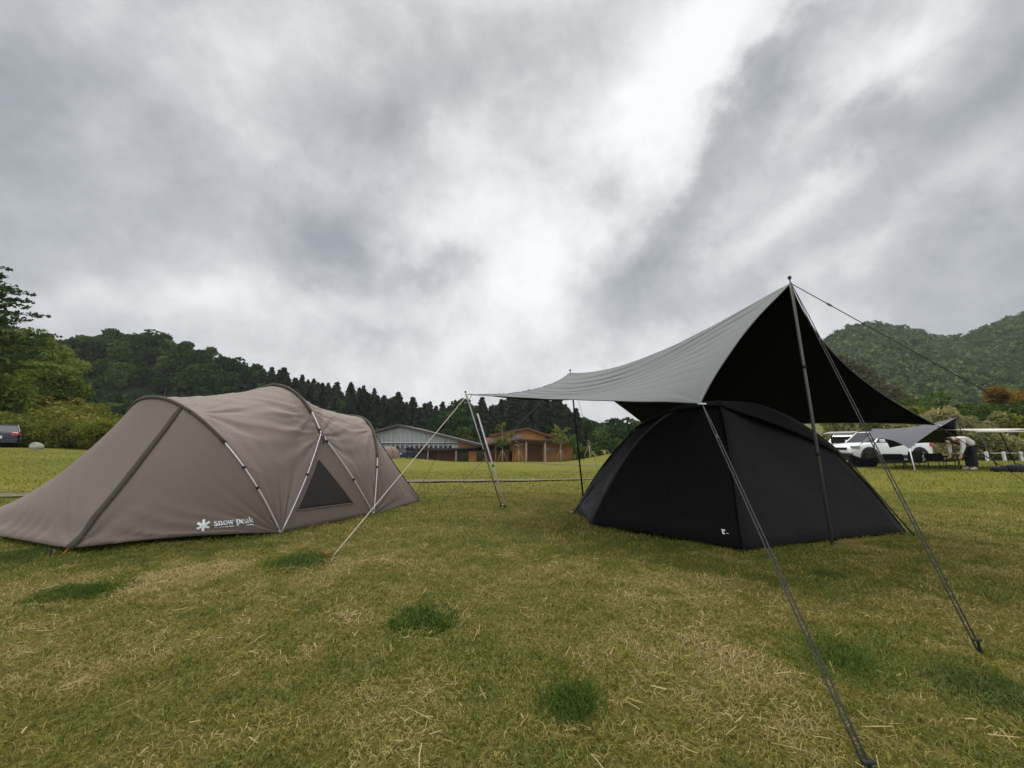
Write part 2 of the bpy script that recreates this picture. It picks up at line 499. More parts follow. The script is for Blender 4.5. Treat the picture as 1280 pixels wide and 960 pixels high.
def blades():
    """short lawn grass and the loose dry straw on it"""
    m = bpy.data.materials.new('grass_blade')
    n, l = nodes_of(m)
    out = n['Material Output']; n.remove(n['Principled BSDF'])
    a1 = n.new('ShaderNodeAttribute'); a1.attribute_name = 'dry'
    a2 = n.new('ShaderNodeAttribute'); a2.attribute_name = 'lush'
    mx = grass_tint(n, l, a1.outputs['Fac'], a2.outputs['Fac'])
    d = n.new('ShaderNodeBsdfDiffuse'); t = n.new('ShaderNodeBsdfTranslucent'); g = n.new('ShaderNodeBsdfGlossy'); g.inputs['Roughness'].default_value = 0.5
    l.new(mx.outputs[0], d.inputs[0]); l.new(mx.outputs[0], t.inputs[0])
    m1 = n.new('ShaderNodeMixShader'); m1.inputs[0].default_value = 0.25
    l.new(d.outputs[0], m1.inputs[1]); l.new(t.outputs[0], m1.inputs[2])
    m2 = n.new('ShaderNodeMixShader'); m2.inputs[0].default_value = 0.03
    l.new(m1.outputs[0], m2.inputs[1]); l.new(g.outputs[0], m2.inputs[2]); l.new(m2.outputs[0], out.inputs[0])

    V, D, L = [], [], []
    zones = [(0.5, 2.2, 200000, .021, .0034), (2.2, 4.5, 235000, .024, .0046), (4.5, 9, 180000, .030, .008), (9, 26, 150000, .05, .016)]
    for (y0, y1, N, h0, w0) in zones:
        u = rng.random(N)
        Y = np.sqrt(y0 ** 2 + u * (y1 ** 2 - y0 ** 2))
        X = (rng.random(N) * 2 - 1) * (1.48 * Y + np.where(Y < 9, 2.6, 4.0))
        dry, lush = fields(X, Y)
        clump = fnoise(X, Y, 0.12, 21, 2)
        bare = sstep(.56, .70, fnoise(X, Y, 0.38, 41, 4))
        keep = (rng.random(N) > sstep(13, 26, Y)) & (rng.random(N) > .22 * bare) & (rng.random(N) < np.clip(0.35 + 1.3 * clump - 0.45 * np.clip(dry - 0.6, 0, 1), 0.1, 1))
        X, Y, dry, lush, clump = X[keep], Y[keep], dry[keep], lush[keep], clump[keep]
        N = len(X)
        lying = rng.random(N) < 0.22 + 0.55 * dry
        az = rng.random(N) * 2 * np.pi
        lean = np.where(lying, 1.15 + 0.35 * rng.random(N), 0.15 + 0.75 * rng.random(N))
        hh = h0 * (0.55 + 0.9 * rng.random(N)) * (1 + 0.5 * lush) * np.where(lying, 1.5, 1.0) * (0.7 + 0.6 * clump)
        ww = w0 * (0.6 + 0.7 * rng.random(N))
        z = gz(X, Y) + 0.05 * (fnoise(X, Y, 0.8, 3) - 0.5)
        z = z + np.where(lying, rng.random(N) * 0.014, -0.003)
        base = np.stack([X, Y, z], 1)
        dirh = np.stack([np.cos(az), np.sin(az), np.zeros(N)], 1)
        side = np.stack([-np.sin(az), np.cos(az), np.zeros(N)], 1)
        spin = rng.random(N) * 6.28
        side = side * np.cos(spin)[:, None] + dirh * np.sin(spin)[:, None]
        up = np.array([0, 0, 1.0])
        d1 = dirh * np.sin(lean * 0.6)[:, None] + up * np.cos(lean * 0.6)[:, None]
        d2 = dirh * np.sin(np.minimum(lean * 1.35, 1.62))[:, None] + up * np.cos(np.minimum(lean * 1.35, 1.62))[:, None]
        p1 = base + d1 * (hh * 0.5)[:, None]
        p2 = p1 + d2 * (hh * 0.5)[:, None]
        s = side * ww[:, None]
        # one quad (kite) per blade keeps it light
        V.append(np.stack([base - s * 0.5, base + s * 0.5, p1 + s * 0.42, p1 - s * 0.42], 1))
        V.append(np.stack([p1 - s * 0.42, p1 + s * 0.42, p2 + s * 0.08, p2 - s * 0.08], 1))
        tone = np.clip(dry + (rng.random(N) - 0.5) * 0.60 + np.where(rng.random(N) < 0.07, 0.4, 0) + np.where(lying, 0.08, -0.06), 0, 1)
        D += [tone, tone]; L += [lush * 0.85, lush * 0.85]
    # loose straw, longer pieces lying about
    N = 26000
    Y = np.sqrt(0.75 ** 2 + rng.random(N) * (6.5 ** 2 - 0.75 ** 2)); X = (rng.random(N) * 2 - 1) * (1.42 * Y + 0.6)
    dry, lush = fields(X, Y)
    keep = rng.random(N) < np.clip(dry * 1.2 - 0.25, 0.03, 1)
    X, Y = X[keep], Y[keep]; N = len(X)
    z = gz(X, Y) + 0.05 * (fnoise(X, Y, 0.8, 3) - 0.5) + 0.012 + rng.random(N) * 0.02
    az = rng.random(N) * 6.28; ln = 0.025 + 0.075 * rng.random(N) ** 2.5; w = 0.0009 + 0.0014 * rng.random(N)
    c = np.stack([X, Y, z], 1)
    dv = np.stack([np.cos(az), np.sin(az), (rng.random(N) - 0.5) * 0.5], 1) * (ln / 2)[:, None]
    sv = np.stack([-np.sin(az), np.cos(az), (rng.random(N) - 0.5)], 1) * w[:, None]
    bend = np.stack([-np.sin(az), np.cos(az), 0.3 * np.ones(N)], 1) * (ln * 0.12 * (rng.random(N) - 0.5))[:, None]
    V.append(np.stack([c - dv - sv, c - dv + sv, c + bend + sv, c + bend - sv], 1))
    V.append(np.stack([c + bend - sv, c + bend + sv, c + dv + sv, c + dv - sv], 1))
    tn = np.clip(0.72 + 0.3 * rng.random(N), 0, 1)
    D += [tn, tn]; L += [np.zeros(N), np.zeros(N)]
    V = np.concatenate(V); D = np.concatenate(D); L = np.concatenate(L)
    me = np_mesh('lawn_grass', V, 4, {'dry': D, 'lush': L})
    o = link('lawn_grass', me, m, smooth=False)
    tag(o, 'short olive lawn grass mixed with dry straw covering the campsite', 'grass', kind='stuff')


def path():
    pts = [(-40, 5), (-24, 6.6), (-10.5, 8.3), (-6, 10.4), (-3.0, 11.75), (-0.5, 12.05), (1.6, 12.5), (3.6, 13.3), (6, 15.6), (7.6, 20), (8, 28), (5, 45), (2, 66)]
    C = []
    for i in range(len(pts) - 1):
        p0 = pts[max(i - 1, 0)]; p1 = pts[i]; p2 = pts[i + 1]; p3 = pts[min(i + 2, len(pts) - 1)]
        for k in range(14):
            t = k / 14
            f = lambda a, b, c, d: 0.5 * (2 * b + (c - a) * t + (2 * a - 5 * b + 4 * c - d) * t * t + (3 * b - a - 3 * c + d) * t ** 3)
            C.append((f(p0[0], p1[0], p2[0], p3[0]), f(p0[1], p1[1], p2[1], p3[1])))
    vs = []
    nv = 7
    for i, (x, y) in enumerate(C):
        a = C[max(i - 1, 0)]; b = C[min(i + 1, len(C) - 1)]
        t = Vector((b[0] - a[0], b[1] - a[1], 0)).normalized(); nn = Vector((-t.y, t.x, 0))
        w = 0.40 + 0.16 * mnoise.noise(Vector((x, y, 0)))
        for j in range(nv):
            q = Vector((x, y, 0)) + nn * (w * (j / (nv - 1) * 2 - 1))
            vs.append((q.x, q.y, gzf(q.x, q.y) + 0.032))
    o = mesh('path', vs, grid_faces(len(C), nv), mat('gravel', (0.115, 0.105, 0.066), 0.95, var=0.35, scale=5, detail=8, bump=0.5))
    tag(o, kind='structure')


# ------------------------------------------------------------------ world
def world():
    w = bpy.data.worlds.new('World'); scene.world = w; w.use_nodes = True
    n, l = w.node_tree.nodes, w.node_tree.links
    n.clear()
    out = n.new('ShaderNodeOutputWorld'); bg = n.new('ShaderNodeBackground'); bg.inputs[1].default_value = 0.1
    l.new(bg.outputs[0], out.inputs[0])
    sky = n.new('ShaderNodeTexSky'); sky.sky_type = 'NISHITA'; sky.sun_disc = False
    sky.sun_elevation = R(58); sky.sun_rotation = R(-12)
    tc = n.new('ShaderNodeTexCoord')

    def math_(op, a, b=None, c=None, clamp=False):
        x = n.new('ShaderNodeMath'); x.operation = op; x.use_clamp = clamp
        for i, v in enumerate((a, b, c)):
            if v is None: continue
            if isinstance(v, (int, float)): x.inputs[i].default_value = v
            else: l.new(v, x.inputs[i])
        return x.outputs[0]

    def vm(op, a, b=None, scale=None):
        x = n.new('ShaderNodeVectorMath'); x.operation = op
        for i, v in enumerate((a, b)):
            if v is None: continue
            if isinstance(v, (tuple, Vector)): x.inputs[i].default_value = tuple(v)
            else: l.new(v, x.inputs[i])
        if scale is not None: x.inputs['Scale'].default_value = scale
        return x.outputs['Value'] if op == 'DOT_PRODUCT' else x.outputs[0]

    d0 = tc.outputs['Generated']
    # cloud deck: a plane overhead, flattened towards the horizon
    sp = n.new('ShaderNodeSeparateXYZ'); l.new(d0, sp.inputs[0])
    zc = math_('ADD', math_('MAXIMUM', sp.outputs[2], 0.0), 0.48)
    cm = n.new('ShaderNodeCombineXYZ')
    l.new(math_('DIVIDE', sp.outputs[0], zc), cm.inputs[0]); l.new(math_('DIVIDE', sp.outputs[1], zc), cm.inputs[1])
    deck = cm.outputs[0]

    def noise(vec, sc, det, rough=0.5, dist=0.0, w4=None):
        x = n.new('ShaderNodeTexNoise'); x.inputs['Scale'].default_value = sc; x.inputs['Detail'].default_value = det
        x.inputs['Roughness'].default_value = rough; x.inputs['Distortion'].default_value = dist
        l.new(vec, x.inputs['Vector'])
        return x
    # turbulence moves the edges of the big cloud masses about
    tb = noise(d0, 2.4, 5, 0.55)
    off = vm('SCALE', vm('SUBTRACT', tb.outputs['Color'], (0.5, 0.5, 0.5)), None, 0.24)
    tb2 = noise(d0, 5.5, 8, 0.62)
    off2 = vm('SCALE', vm('SUBTRACT', tb2.outputs['Color'], (0.5, 0.5, 0.5)), None, 0.20)
    d = vm('NORMALIZE', vm('ADD', vm('ADD', d0, off), off2))

    def ray(px, py):
        cx = (px - 640) / F; cy = -(py - 480) / F
        return Vector((cx, CP - SP * cy, SP + CP * cy)).normalized()

    # masses: (centre px, py, half length, half width, angle deg in the picture, strength)
    B = [
        (660, 260, 150, 110, -60, .22), (930, 40, 230, 80, 52, .36), (625, 425, 290, 90, 0, .26), (545, 300, 70, 45, -20, .18), (790, 170, 170, 80, 60, .26),
        (1075, 90, 120, 38, 50, .30), (1010, 235, 110, 26, 40, .22), (1000, 345, 130, 22, 25, .14), (180, 385, 230, 30, 0, .16), (60, 30, 90, 60, 20, .10), (330, 160, 60, 120, 10, .10), (1180, 240, 90, 22, 30, .10),
        (850, 285, 130, 36, 60, -.20), (905, 160, 90, 26, 62, -.20), (990, 50, 110, 26, 52, -.26), (440, 305, 75, 42, 40, -.34), (550, 343, 48, 22, 5, -.30), (762, 235, 48, 26, 20, -.28),
        (745, 385, 80, 28, 35, -.26), (60, 130, 200, 70, 25, -.18), (60, 285, 320, 60, 10, -.09), (1060, 175, 80, 30, 30, -.30), (1230, 300, 240, 60, -22, -.15), (1220, 100, 110, 50, 45, -.16), (480, 110, 210, 45, 25, -.20), (300, 300, 140, 30, 30, -.06), (480, 420, 60, 22, 0, -.16), (900, 380, 200, 30, 15, -.14),
    ]
    acc = None
    for (px, py, sa, sb, ang, st) in B:
        c = ray(px, py)
        e = ray(px + 4 * math.cos(R(ang)), py - 4 * math.sin(R(ang)))
        a = (e - c); a = (a - c * a.dot(c)).normalized(); b = c.cross(a)
        kk = (CP - 0) and 1.0
        # picture pixels -> tangent of angle at this place
        cosang = ray(640, 480).dot(c)
        fa = sa / F * cosang * cosang ** 0.5; fb = sb / F * cosang * cosang ** 0.5
        dc = math_('MAXIMUM', vm('DOT_PRODUCT', d, c), 0.02)
        ua = math_('DIVIDE', vm('DOT_PRODUCT', d, a / fa), dc)
        ub = math_('DIVIDE', vm('DOT_PRODUCT', d, b / fb), dc)
        q = math_('ADD', math_('MULTIPLY', ua, ua), math_('MULTIPLY', ub, ub))
        g = math_('POWER', 2.71828, math_('MULTIPLY', q, -0.8))
        acc = math_('MULTIPLY_ADD', g, st, acc if acc is not None else 0.0)
    n1 = noise(d0, 3.6, 9, 0.57, 0.2)
    n2 = noise(d0, 8.5, 9, 0.63, 0.25)
    lum = math_('ADD', acc, 0.53)
    lum = math_('ADD', lum, math_('MULTIPLY_ADD', n1.outputs['Fac'], 0.85, -0.425))
    lum = math_('ADD', lum, math_('MULTIPLY_ADD', n2.outputs['Fac'], 0.50, -0.25))
    # overcast is brightest overhead; unseen sky there and behind is boosted for more light
    zen = math_('MULTIPLY', math_('SMOOTH_MIN', math_('MAXIMUM', math_('SUBTRACT', sp.outputs[2], 0.78), 0.0), 1.0, 0.0), 12.0)
    back = math_('MULTIPLY', math_('MAXIMUM', math_('MULTIPLY', sp.outputs[1], -1.0), 0.0), 2.0)
    cr = n.new('ShaderNodeValToRGB'); E = cr.color_ramp.elements
    E[0].position = 0.0; E[0].color = (0.135, 0.147, 0.160, 1)
    E[1].position = 1.0; E[1].color = (0.53, 0.534, 0.54, 1)
    e = E.new(0.25); e.color = (0.186, 0.198, 0.210, 1)
    e = E.new(0.50); e.color = (0.282, 0.290, 0.299, 1)
    e = E.new(0.75); e.color = (0.415, 0.419, 0.424, 1)
    l.new(math_('ADD', lum, 0.0, clamp=True), cr.inputs[0])
    boost = math_('ADD', math_('ADD', zen, back), 1.0)
    cc = vm('SCALE', cr.outputs[0]); cc_node = cc.node
    l.new(math_('MULTIPLY', boost, 10.0), cc_node.inputs['Scale'])
    mx = n.new('ShaderNodeMixRGB'); mx.inputs[0].default_value = 0.965
    l.new(sky.outputs[0], mx.inputs[1]); l.new(cc, mx.inputs[2]); l.new(mx.outputs[0], bg.inputs[0])

    s = bpy.data.lights.new('sun', 'SUN'); s.energy = 1.5; s.angle = R(25); s.color = (1.0, 0.95, 0.87)
    so = bpy.data.objects.new('sun', s); COL.objects.link(so)
    el, az = R(58), R(-12)
    dirv = Vector((math.sin(az) * math.cos(el), math.cos(az) * math.cos(el), math.sin(el)))
    so.rotation_euler = dirv.to_track_quat('Z', 'Y').to_euler()
    so.location = dirv * 60


def camera():
    c = bpy.data.cameras.new('camera'); o = bpy.data.objects.new('camera', c); COL.objects.link(o)
    c.sensor_width = 36; c.lens = 36 * F / 1280; c.clip_end = 3000; c.clip_start = 0.05
    o.location = (0, 0, CH); o.rotation_euler = (math.pi / 2 + PITCH, 0, 0)
    scene.camera = o
    scene.view_settings.view_transform = 'Standard'; scene.view_settings.look = 'None'
    scene.view_settings.exposure = 0.88; scene.view_settings.gamma = 1
    scene.cycles.max_bounces = 6; scene.cycles.diffuse_bounces = 3; scene.cycles.transparent_max_bounces = 4
    scene.cycles.use_denoising = True


# ------------------------------------------------------------------ brown tent
def catm(pts, n):
    pts = [np.array(p, float) for p in pts]
    out = []
    for i in range(len(pts) - 1):
        p0 = pts[max(i - 1, 0)]; p1 = pts[i]; p2 = pts[i + 1]; p3 = pts[min(i + 2, len(pts) - 1)]
        for k in range(n):
            t = k / n
            out.append(0.5 * (2 * p1 + (p2 - p0) * t + (2 * p0 - 5 * p1 + 4 * p2 - p3) * t * t + (3 * p1 - p0 - 3 * p2 + p3) * t ** 3))
    out.append(pts[-1])
    return np.array(out)


def resample(C, us):
    C = np.array(C); s = np.concatenate([[0], np.cumsum(np.linalg.norm(np.diff(C, axis=0), axis=1))]); s /= s[-1]
    return np.stack([np.interp(us, s, C[:, k]) for k in range(3)], 1)


def stroke_poly(mb_pts, w):
    """flat ribbon along 2d points, width list"""
    L, Rr = [], []
    k = len(mb_pts)
    for i in range(k):
        a = mb_pts[max(i - 1, 0)]; b = mb_pts[min(i + 1, k - 1)]
        tx, ty = b[0] - a[0], b[1] - a[1]; q = math.hypot(tx, ty) or 1
        nx, ny = -ty / q, tx / q
        ww = w[i] if isinstance(w, list) else w
        L.append((mb_pts[i][0] + nx * ww / 2, mb_pts[i][1] + ny * ww / 2)); Rr.append((mb_pts[i][0] - nx * ww / 2, mb_pts[i][1] - ny * ww / 2))
    return L, Rr


def arc(cx, cy, rx, ry, a0, a1, n=12):
    return [(cx + rx * math.cos(R(a0 + (a1 - a0) * i / n)), cy + ry * math.sin(R(a0 + (a1 - a0) * i / n))) for i in range(n + 1)]


def serif_word():
    """strokes (points, width) of the tent's two words, x height 1"""
    T, t = 0.24, 0.11
    S = []
    x = 0.0

    def serif(cx, y, w=0.46): S.append(([(cx - w / 2, y), (cx + w / 2, y)], 0.09))
    # s
    S.append(([(x + .62, .80), (x + .55, .93), (x + .35, .97), (x + .15, .88), (x + .13, .70), (x + .3, .56), (x + .5, .44), (x + .62, .28), (x + .55, .10), (x + .32, .03), (x + .12, .08), (x + .06, .24)], [.1, .12, .13, .18, .22, .22, .22, .22, .18, .13, .12, .1])); x += .80
    # n
    S.append(([(x + .2, 0), (x + .2, 1)], T)); serif(x + .2, .045); S.append(([(x + .0, .95), (x + .22, .95)], .09))
    S.append(([(x + .28, .74), (x + .42, .93), (x + .6, .93), (x + .72, .78), (x + .72, 0)], [.1, .14, .2, T, T])); serif(x + .72, .045); x += 1.04
    # o
    S.append((arc(x + .42, .5, .34, .46, 0, 360, 22), [T if abs(math.cos(R(k * 360 / 22))) > .6 else .14 for k in range(23)])); x += .90
    # w
    for (a, b, ww) in (((.12, .96), (.36, .02), T), ((.36, .02), (.58, .96), t), ((.56, .96), (.80, .02), T), ((.80, .02), (1.04, .96), t)):
        S.append(([(x + a[0], a[1]), (x + b[0], b[1])], ww))
    serif(x + .14, .95, .4); serif(x + .58, .95, .3); serif(x + 1.04, .95, .32); x += 1.62
    # p
    S.append(([(x + .2, -.42), (x + .2, 1)], T)); serif(x + .2, -.40, .5); S.append(([(x + .0, .95), (x + .22, .95)], .09))
    S.append((arc(x + .44, .5, .34, .44, 150, -150, 16), [.1, .12, .14, .16, .2, .22, T, T, T, T, T, .22, .2, .16, .14, .12, .1])); x += .98
    # e
    S.append(([(x + .1, .54), (x + .72, .54)], .1))
    S.append((arc(x + .42, .5, .33, .46, 5, 320, 18), [.16, .15, .14, .14, .14, .15, .18, .22, T, T, T, .22, .18, .15, .14, .13, .12, .1, .09])); x += .84
    # a
    S.append(([(x + .12, .78), (x + .22, .92), (x + .42, .95), (x + .58, .82), (x + .58, .1), (x + .74, .05)], [.16, .14, .14, T, T, .1]))
    S.append(([(x + .56, .58), (x + .3, .5), (x + .14, .36), (x + .14, .16), (x + .28, .05), (x + .44, .08), (x + .58, .22)], [.1, .12, .18, .22, .16, .12, .1])); x += .86
    # k
    S.append(([(x + .2, 0), (x + .2, 1.48)], T)); serif(x + .2, .045); S.append(([(x + .0, 1.43), (x + .22, 1.43)], .09))
    S.append(([(x + .3, .46), (x + .70, .94)], .11)); S.append(([(x + .38, .58), (x + .76, .02)], T)); serif(x + .70, .95, .36); serif(x + .78, .045, .34); x += .95
    return S, x


def brown_tent():
    root = empty('tunnel_tent', (0, 0, 0))
    R1 = G(351, 666); R2 = G(466, 643); V1g = G(86, 694); T1 = G(526, 627)
    a = (R2 - R1); a.z = 0; a.normalize()
    p = Vector((-a.y, a.x, 0))
    W = 2.72
    L1, L2 = R1 + p * W, R2 + p * W
    V1 = V1g + Vector((0, 0, 0.06)); V2 = V1g + Vector((-2.5, 1.0, 0.06))
    T2 = T1 + p * 2.2 + a * 0.1
    root.location = (R1 + L2) / 2
    rl = root.location.copy()
    h1, h2, h3 = 1.58, 1.91, 1.55

    def arch(base, lean, h, n=60, pw=0.92, skew=0.0, w=W, f0=0.0, f1=1.0, lp=1.0):
        C = []
        for i in range(n + 1):
            ph = math.pi * (f0 + (f1 - f0) * i / n)
            s = w / 2 * (1 - math.copysign(abs(math.cos(ph)) ** 0.95, math.cos(ph)))
            z = h * math.sin(ph) ** pw
            q = base + p * s + a * (lean * (z / h) ** lp) + Vector((0, 0, z))
            C.append(q)
        return C
    A1 = arch(R1, -0.82, h1, w=2.95)
    A3 = arch(R2, 0.62, h3, lp=1.9)
    Rm = (R1 + R2) / 2
    fk = 0.20
    A2 = arch(Rm, -0.14, h2, f0=fk, f1=1 - fk)

    def leg(b, k, out=0.05):
        return [b.lerp(k, t) + (p * -out) * math.sin(math.pi * t) for t in np.linspace(0, 1, 12)]
    K, KL = A2[0], A2[-1]
    A2a = leg(R1, K)[:-1] + A2 + leg(L1, KL, -0.05)[::-1][1:]
    A2b = leg(R2, K)[:-1] + A2 + leg(L2, KL, -0.05)[::-1][1:]
    us = np.linspace(0, 1, 241)
    a1 = resample(A1, us); a2a = resample(A2a, us); a2b = resample(A2b, us); a3 = resample(A3, us)
    # seam on the first arch
    useam = 0.375
    us_f = 0.80
    base = []
    for u in us:
        if u <= useam: q = R1.lerp(V1, u / useam) + Vector((0, 0, .035 * math.sin(math.pi * u / useam)))
        elif u <= us_f: q = V1.lerp(V2, (u - useam) / (us_f - useam))
        else: q = V2.lerp(L1, (u - us_f) / (1 - us_f))
        base.append(q)
    base = np.array([tuple(q) for q in base])
    rb = []
    for u in us:
        if u <= 0.36: q = R2.lerp(T1, u / 0.36)
        elif u <= 0.7: q = T1.lerp(T2, (u - .36) / .34)
        else: q = T2.lerp(L2, (u - .7) / .3)
        rb.append(tuple(q))
    rb = np.array(rb)
    ctr = np.array(tuple((R1 + L2) / 2 + Vector((0, 0, 0.35))))

    def ruled(c0, c1, nv, sag, corners, amp=0.016, k=18, reach=0.45, seed=1, skirt=0.0):
        v = np.linspace(0, 1, nv)
        Pg = c0[:, None, :] * (1 - v)[None, :, None] + c1[:, None, :] * v[None, :, None]
        inw = ctr - Pg; inw /= np.linalg.norm(inw, axis=2, keepdims=True)
        S = sag * 4 * v * (1 - v)
        Pg = Pg + inw * (S[None, :] * (np.sin(np.pi * us) ** 0.6)[:, None])[:, :, None]
        if skirt:
            N = grid_normals(Pg)
            fold = np.exp(-((v - 0.90) / 0.05) ** 2)
            Pg = Pg + np.array([0, 0, -1.0]) * (skirt * fold[None, :] * np.sin(np.pi * us)[:, None])[:, :, None]
            rip = 0.016 * np.sin(us * 130 + 3 * np.sin(us * 23))[:, None] * np.exp(-((v - 1.0) / 0.13) ** 2)[None, :] * np.clip(np.sin(np.pi * us), 0, 1)[:, None] * (us > useam)[:, None]
            Pg = Pg + N * rip[:, :, None]
            N = grid_normals(Pg)
            lf = -0.030 * (1 - np.abs(np.sin(np.pi * (v[None, :] * 9.0 + us[:, None] * 3.2 + .3 * np.sin(us[:, None] * 21))))) ** 3
            lf = lf * np.exp(-((1 - v[None, :]) / .22) ** 2) * (sstep(0, .1, us) * (1 - sstep(.30, useam, us)))[:, None]
            Pg = Pg - N * lf[:, :, None]
        else:
            N = grid_normals(Pg)
            tl = np.sin(np.pi * np.clip(v, 0, 1))[None, :] ** .5 * sstep(.03, .2, us)[:, None] * (1 - sstep(.8, .97, us))[:, None]
            ln = (1 - np.abs(np.sin(np.pi * (us[:, None] * 15 + 2.2 * v[None, :] + .4 * np.sin(us[:, None] * 31 + seed))))) ** 4
            Pg = Pg + N * (-0.010 * ln * tl * (.4 + .6 * np.sin(us * 9 + seed)[:, None] ** 2))[:, :, None]
        Pg = wrinkles(Pg, corners, amp, k, reach, seed)
        Pg = cloth_noise(Pg, 0.008, 0.5, seed)
        return Pg
    mt = M['tent_brown']
    gv = []; gf = []

    def addgrid(Pg, mask=None):
        b = len(gv)
        nu, nv = Pg.shape[:2]
        gv.extend([tuple(q) for q in Pg.reshape(-1, 3)])
        gf.extend([tuple(i + b for i in f) for f in grid_faces(nu, nv)])
    c_ = lambda *q: [tuple(x) for x in q]
    PgV = ruled(a1, base, 44, 0.02, c_(V1, R1), 0.022, 18, 0.40, 2, 0.04)
    PgB = ruled(a1, a2a, 34, 0.06, c_(K, R1, A2[6], A1[20]), 0.022, 17, 0.6, 3)
    PgD = ruled(a2b, a3, 34, 0.10, c_(K, R2, A3[18], A2[10]), 0.022, 19, 0.6, 4)
    PgR = ruled(a3, rb, 26, 0.03, c_(T1, R2), 0.03, 15, 0.4, 5)
    for g in (PgV, PgB, PgD, PgR): addgrid(g)
    # triangles between the forked legs
    for (b1, b2, k, sgn) in ((R1, R2, K, -1), (L1, L2, KL, 1)):
        nt = 22
        l1 = np.array([tuple(q) for q in leg(b1, k, 0.05 * -sgn)]); l2 = np.array([tuple(q) for q in leg(b2, k, 0.05 * -sgn)])
        l1 = resample(l1, np.linspace(0, 1, nt)); l2 = resample(l2, np.linspace(0, 1, nt))
        v = np.linspace(0, 1, 20)
        Pg = l1[:, None, :] * (1 - v)[None, :, None] + l2[:, None, :] * v[None, :, None]
        Pg[:, :, :] += np.array(tuple(p * sgn)) * (-0.02) * (4 * v * (1 - v))[None, :, None]
        if sgn < 0: PgT = wrinkles(Pg, c_(b1, b2), 0.010, 16, 0.35, 6); Pg = PgT
        addgrid(Pg)
    fly = mesh('fly', [Vector(q) - rl for q in gv], gf, mt, root)
    # keep all pieces single sheets with a small thickness
    solid(fly, 0.004)
    bvh = BVHTree.FromPolygons([Vector(q) for q in gv], gf)

    def off(q, d=0.02):
        n = (Vector(q) - Vector(ctr)).normalized()
        return Vector(q) + n * d

    # sleeves (upper part of every arch) and bare poles below them
    def sleeve_and_pole(C, f, rs=0.021, rp=0.0085, off_=0.012):
        k = len(C); i0 = int(k * f); i1 = k - 1 - i0
        MB().tube([off(q, off_) - rl for q in C[i0:i1 + 1]], rs, 8).build('sleeve', M['tent_sleeve'], root, True)
        MB().tube([off(q, off_ + .006) - rl for q in C[:i0 + 2]], rp, 8).build('pole', M['pole_white'], root, True)
        MB().tube([off(q, off_ + .006) - rl for q in C[i1 - 1:]], rp, 8).build('pole', M['pole_white'], root, True)
    sleeve_and_pole(A1, 0.22)
    sleeve_and_pole(A3, 0.17)
    k = len(A2)
    MB().tube([off(q, .012) - rl for q in A2[7:-7]], .021, 8).build('sleeve', M['tent_sleeve'], root, True)
    MB().tube([off(q, .02) - rl for q in (leg(R2, K) + A2[1:9])], .0085, 8).build('pole', M['pole_white'], root, True)
    MB().tube([off(q, .02) - rl for q in leg(R1, K)], .0085, 8).build('pole', M['pole_white'], root, True)
    MB().tube([off(q, .02) - rl for q in (leg(L2, KL, -.05) + A2[::-1][1:9])], .0085, 8).build('pole', M['pole_white'], root, True)
    MB().tube([off(q, .02) - rl for q in leg(L1, KL, -.05)], .0085, 8).build('pole', M['pole_white'], root, True)
    # clips holding the bare poles
    lr1, lr2 = leg(R1, K), leg(R2, K)
    for q, q2 in ((A1[9], A1[10]), (A1[6], A1[7]), (lr1[6], lr1[7]), (lr2[5], lr2[6]), (A3[8], A3[9]), (A2[1], A2[2]), (lr2[10], K), (A1[20], A1[21]), (A3[17], A3[18])):
        d = (Vector(q2) - Vector(q)).normalized()
        c = off(q, .018) - rl
        MB().tube([c - d * .015, c + d * .015], .018, 8).build('clip', M['plastic_black'], root, True)
    # strap tail hanging at the fork
    MB().tube([off(K, .03) - rl, off(K, .04) - rl + Vector((.03, 0, -.05)), off(K, .035) - rl + Vector((.035, 0, -.16))], .007, 6).build('strap', M['plastic_black'], root)

    # dark zip strip down the vestibule
    i0 = int(useam * 240)
    rib = []
    for j in range(PgV.shape[1]):
        w = 0.033 if j > 2 else 0.028
        q = Vector(PgV[i0, j]); q1 = Vector(PgV[i0 + 1, j]) - Vector(PgV[i0 - 1, j]); q1.normalize()
        nn = Vector(PgV[i0, min(j + 1, PgV.shape[1] - 1)]) - Vector(PgV[i0, max(j - 1, 0)])
        nrm = q1.cross(nn).normalized()
        if nrm.dot(q - Vector(ctr)) < 0: nrm = -nrm
        side = nn.cross(nrm).normalized()
        for s in (-1, -.33, .33, 1):
            rib.append(q + side * w * s + nrm * (0.020 if abs(s) < .5 else 0.012) - rl)
    solid(mesh('zip_strip', rib, grid_faces(PgV.shape[1], 4), M['tent_strip'], root), 0.003)
    # rear seam
    i0 = int(0.36 * 240)
    MB().tube([off(q, .006) - rl for q in PgR[i0, ::2]], .010, 6).build('seam', M['tent_strip'], root, True)

    # mesh window in the side triangle (three sided), built on the panel
    tri = [(397, 573), (370.5, 638), (441, 629)]
    hp = []
    for (x, y) in tri:
        h = ray_hit(bvh, x, y); hp.append(h[0] if h[0] else P(x, y, R1.y + .4))
    nrm = (hp[1] - hp[0]).cross(hp[2] - hp[0]).normalized()
    if nrm.dot(Vector((0, 0, CH)) - hp[0]) < 0: nrm = -nrm
    vs = []; fs = []; nn = 14
    idx = {}
    for i in range(nn + 1):
        for j in range(nn + 1 - i):
            q = hp[0] + (hp[1] - hp[0]) * (i / nn) + (hp[2] - hp[0]) * (j / nn)
            r = bvh.ray_cast(q + nrm * .15, -nrm, .4)
            q2 = (r[0] if r[0] else q) + nrm * .008
            idx[(i, j)] = len(vs); vs.append(q2 - rl)
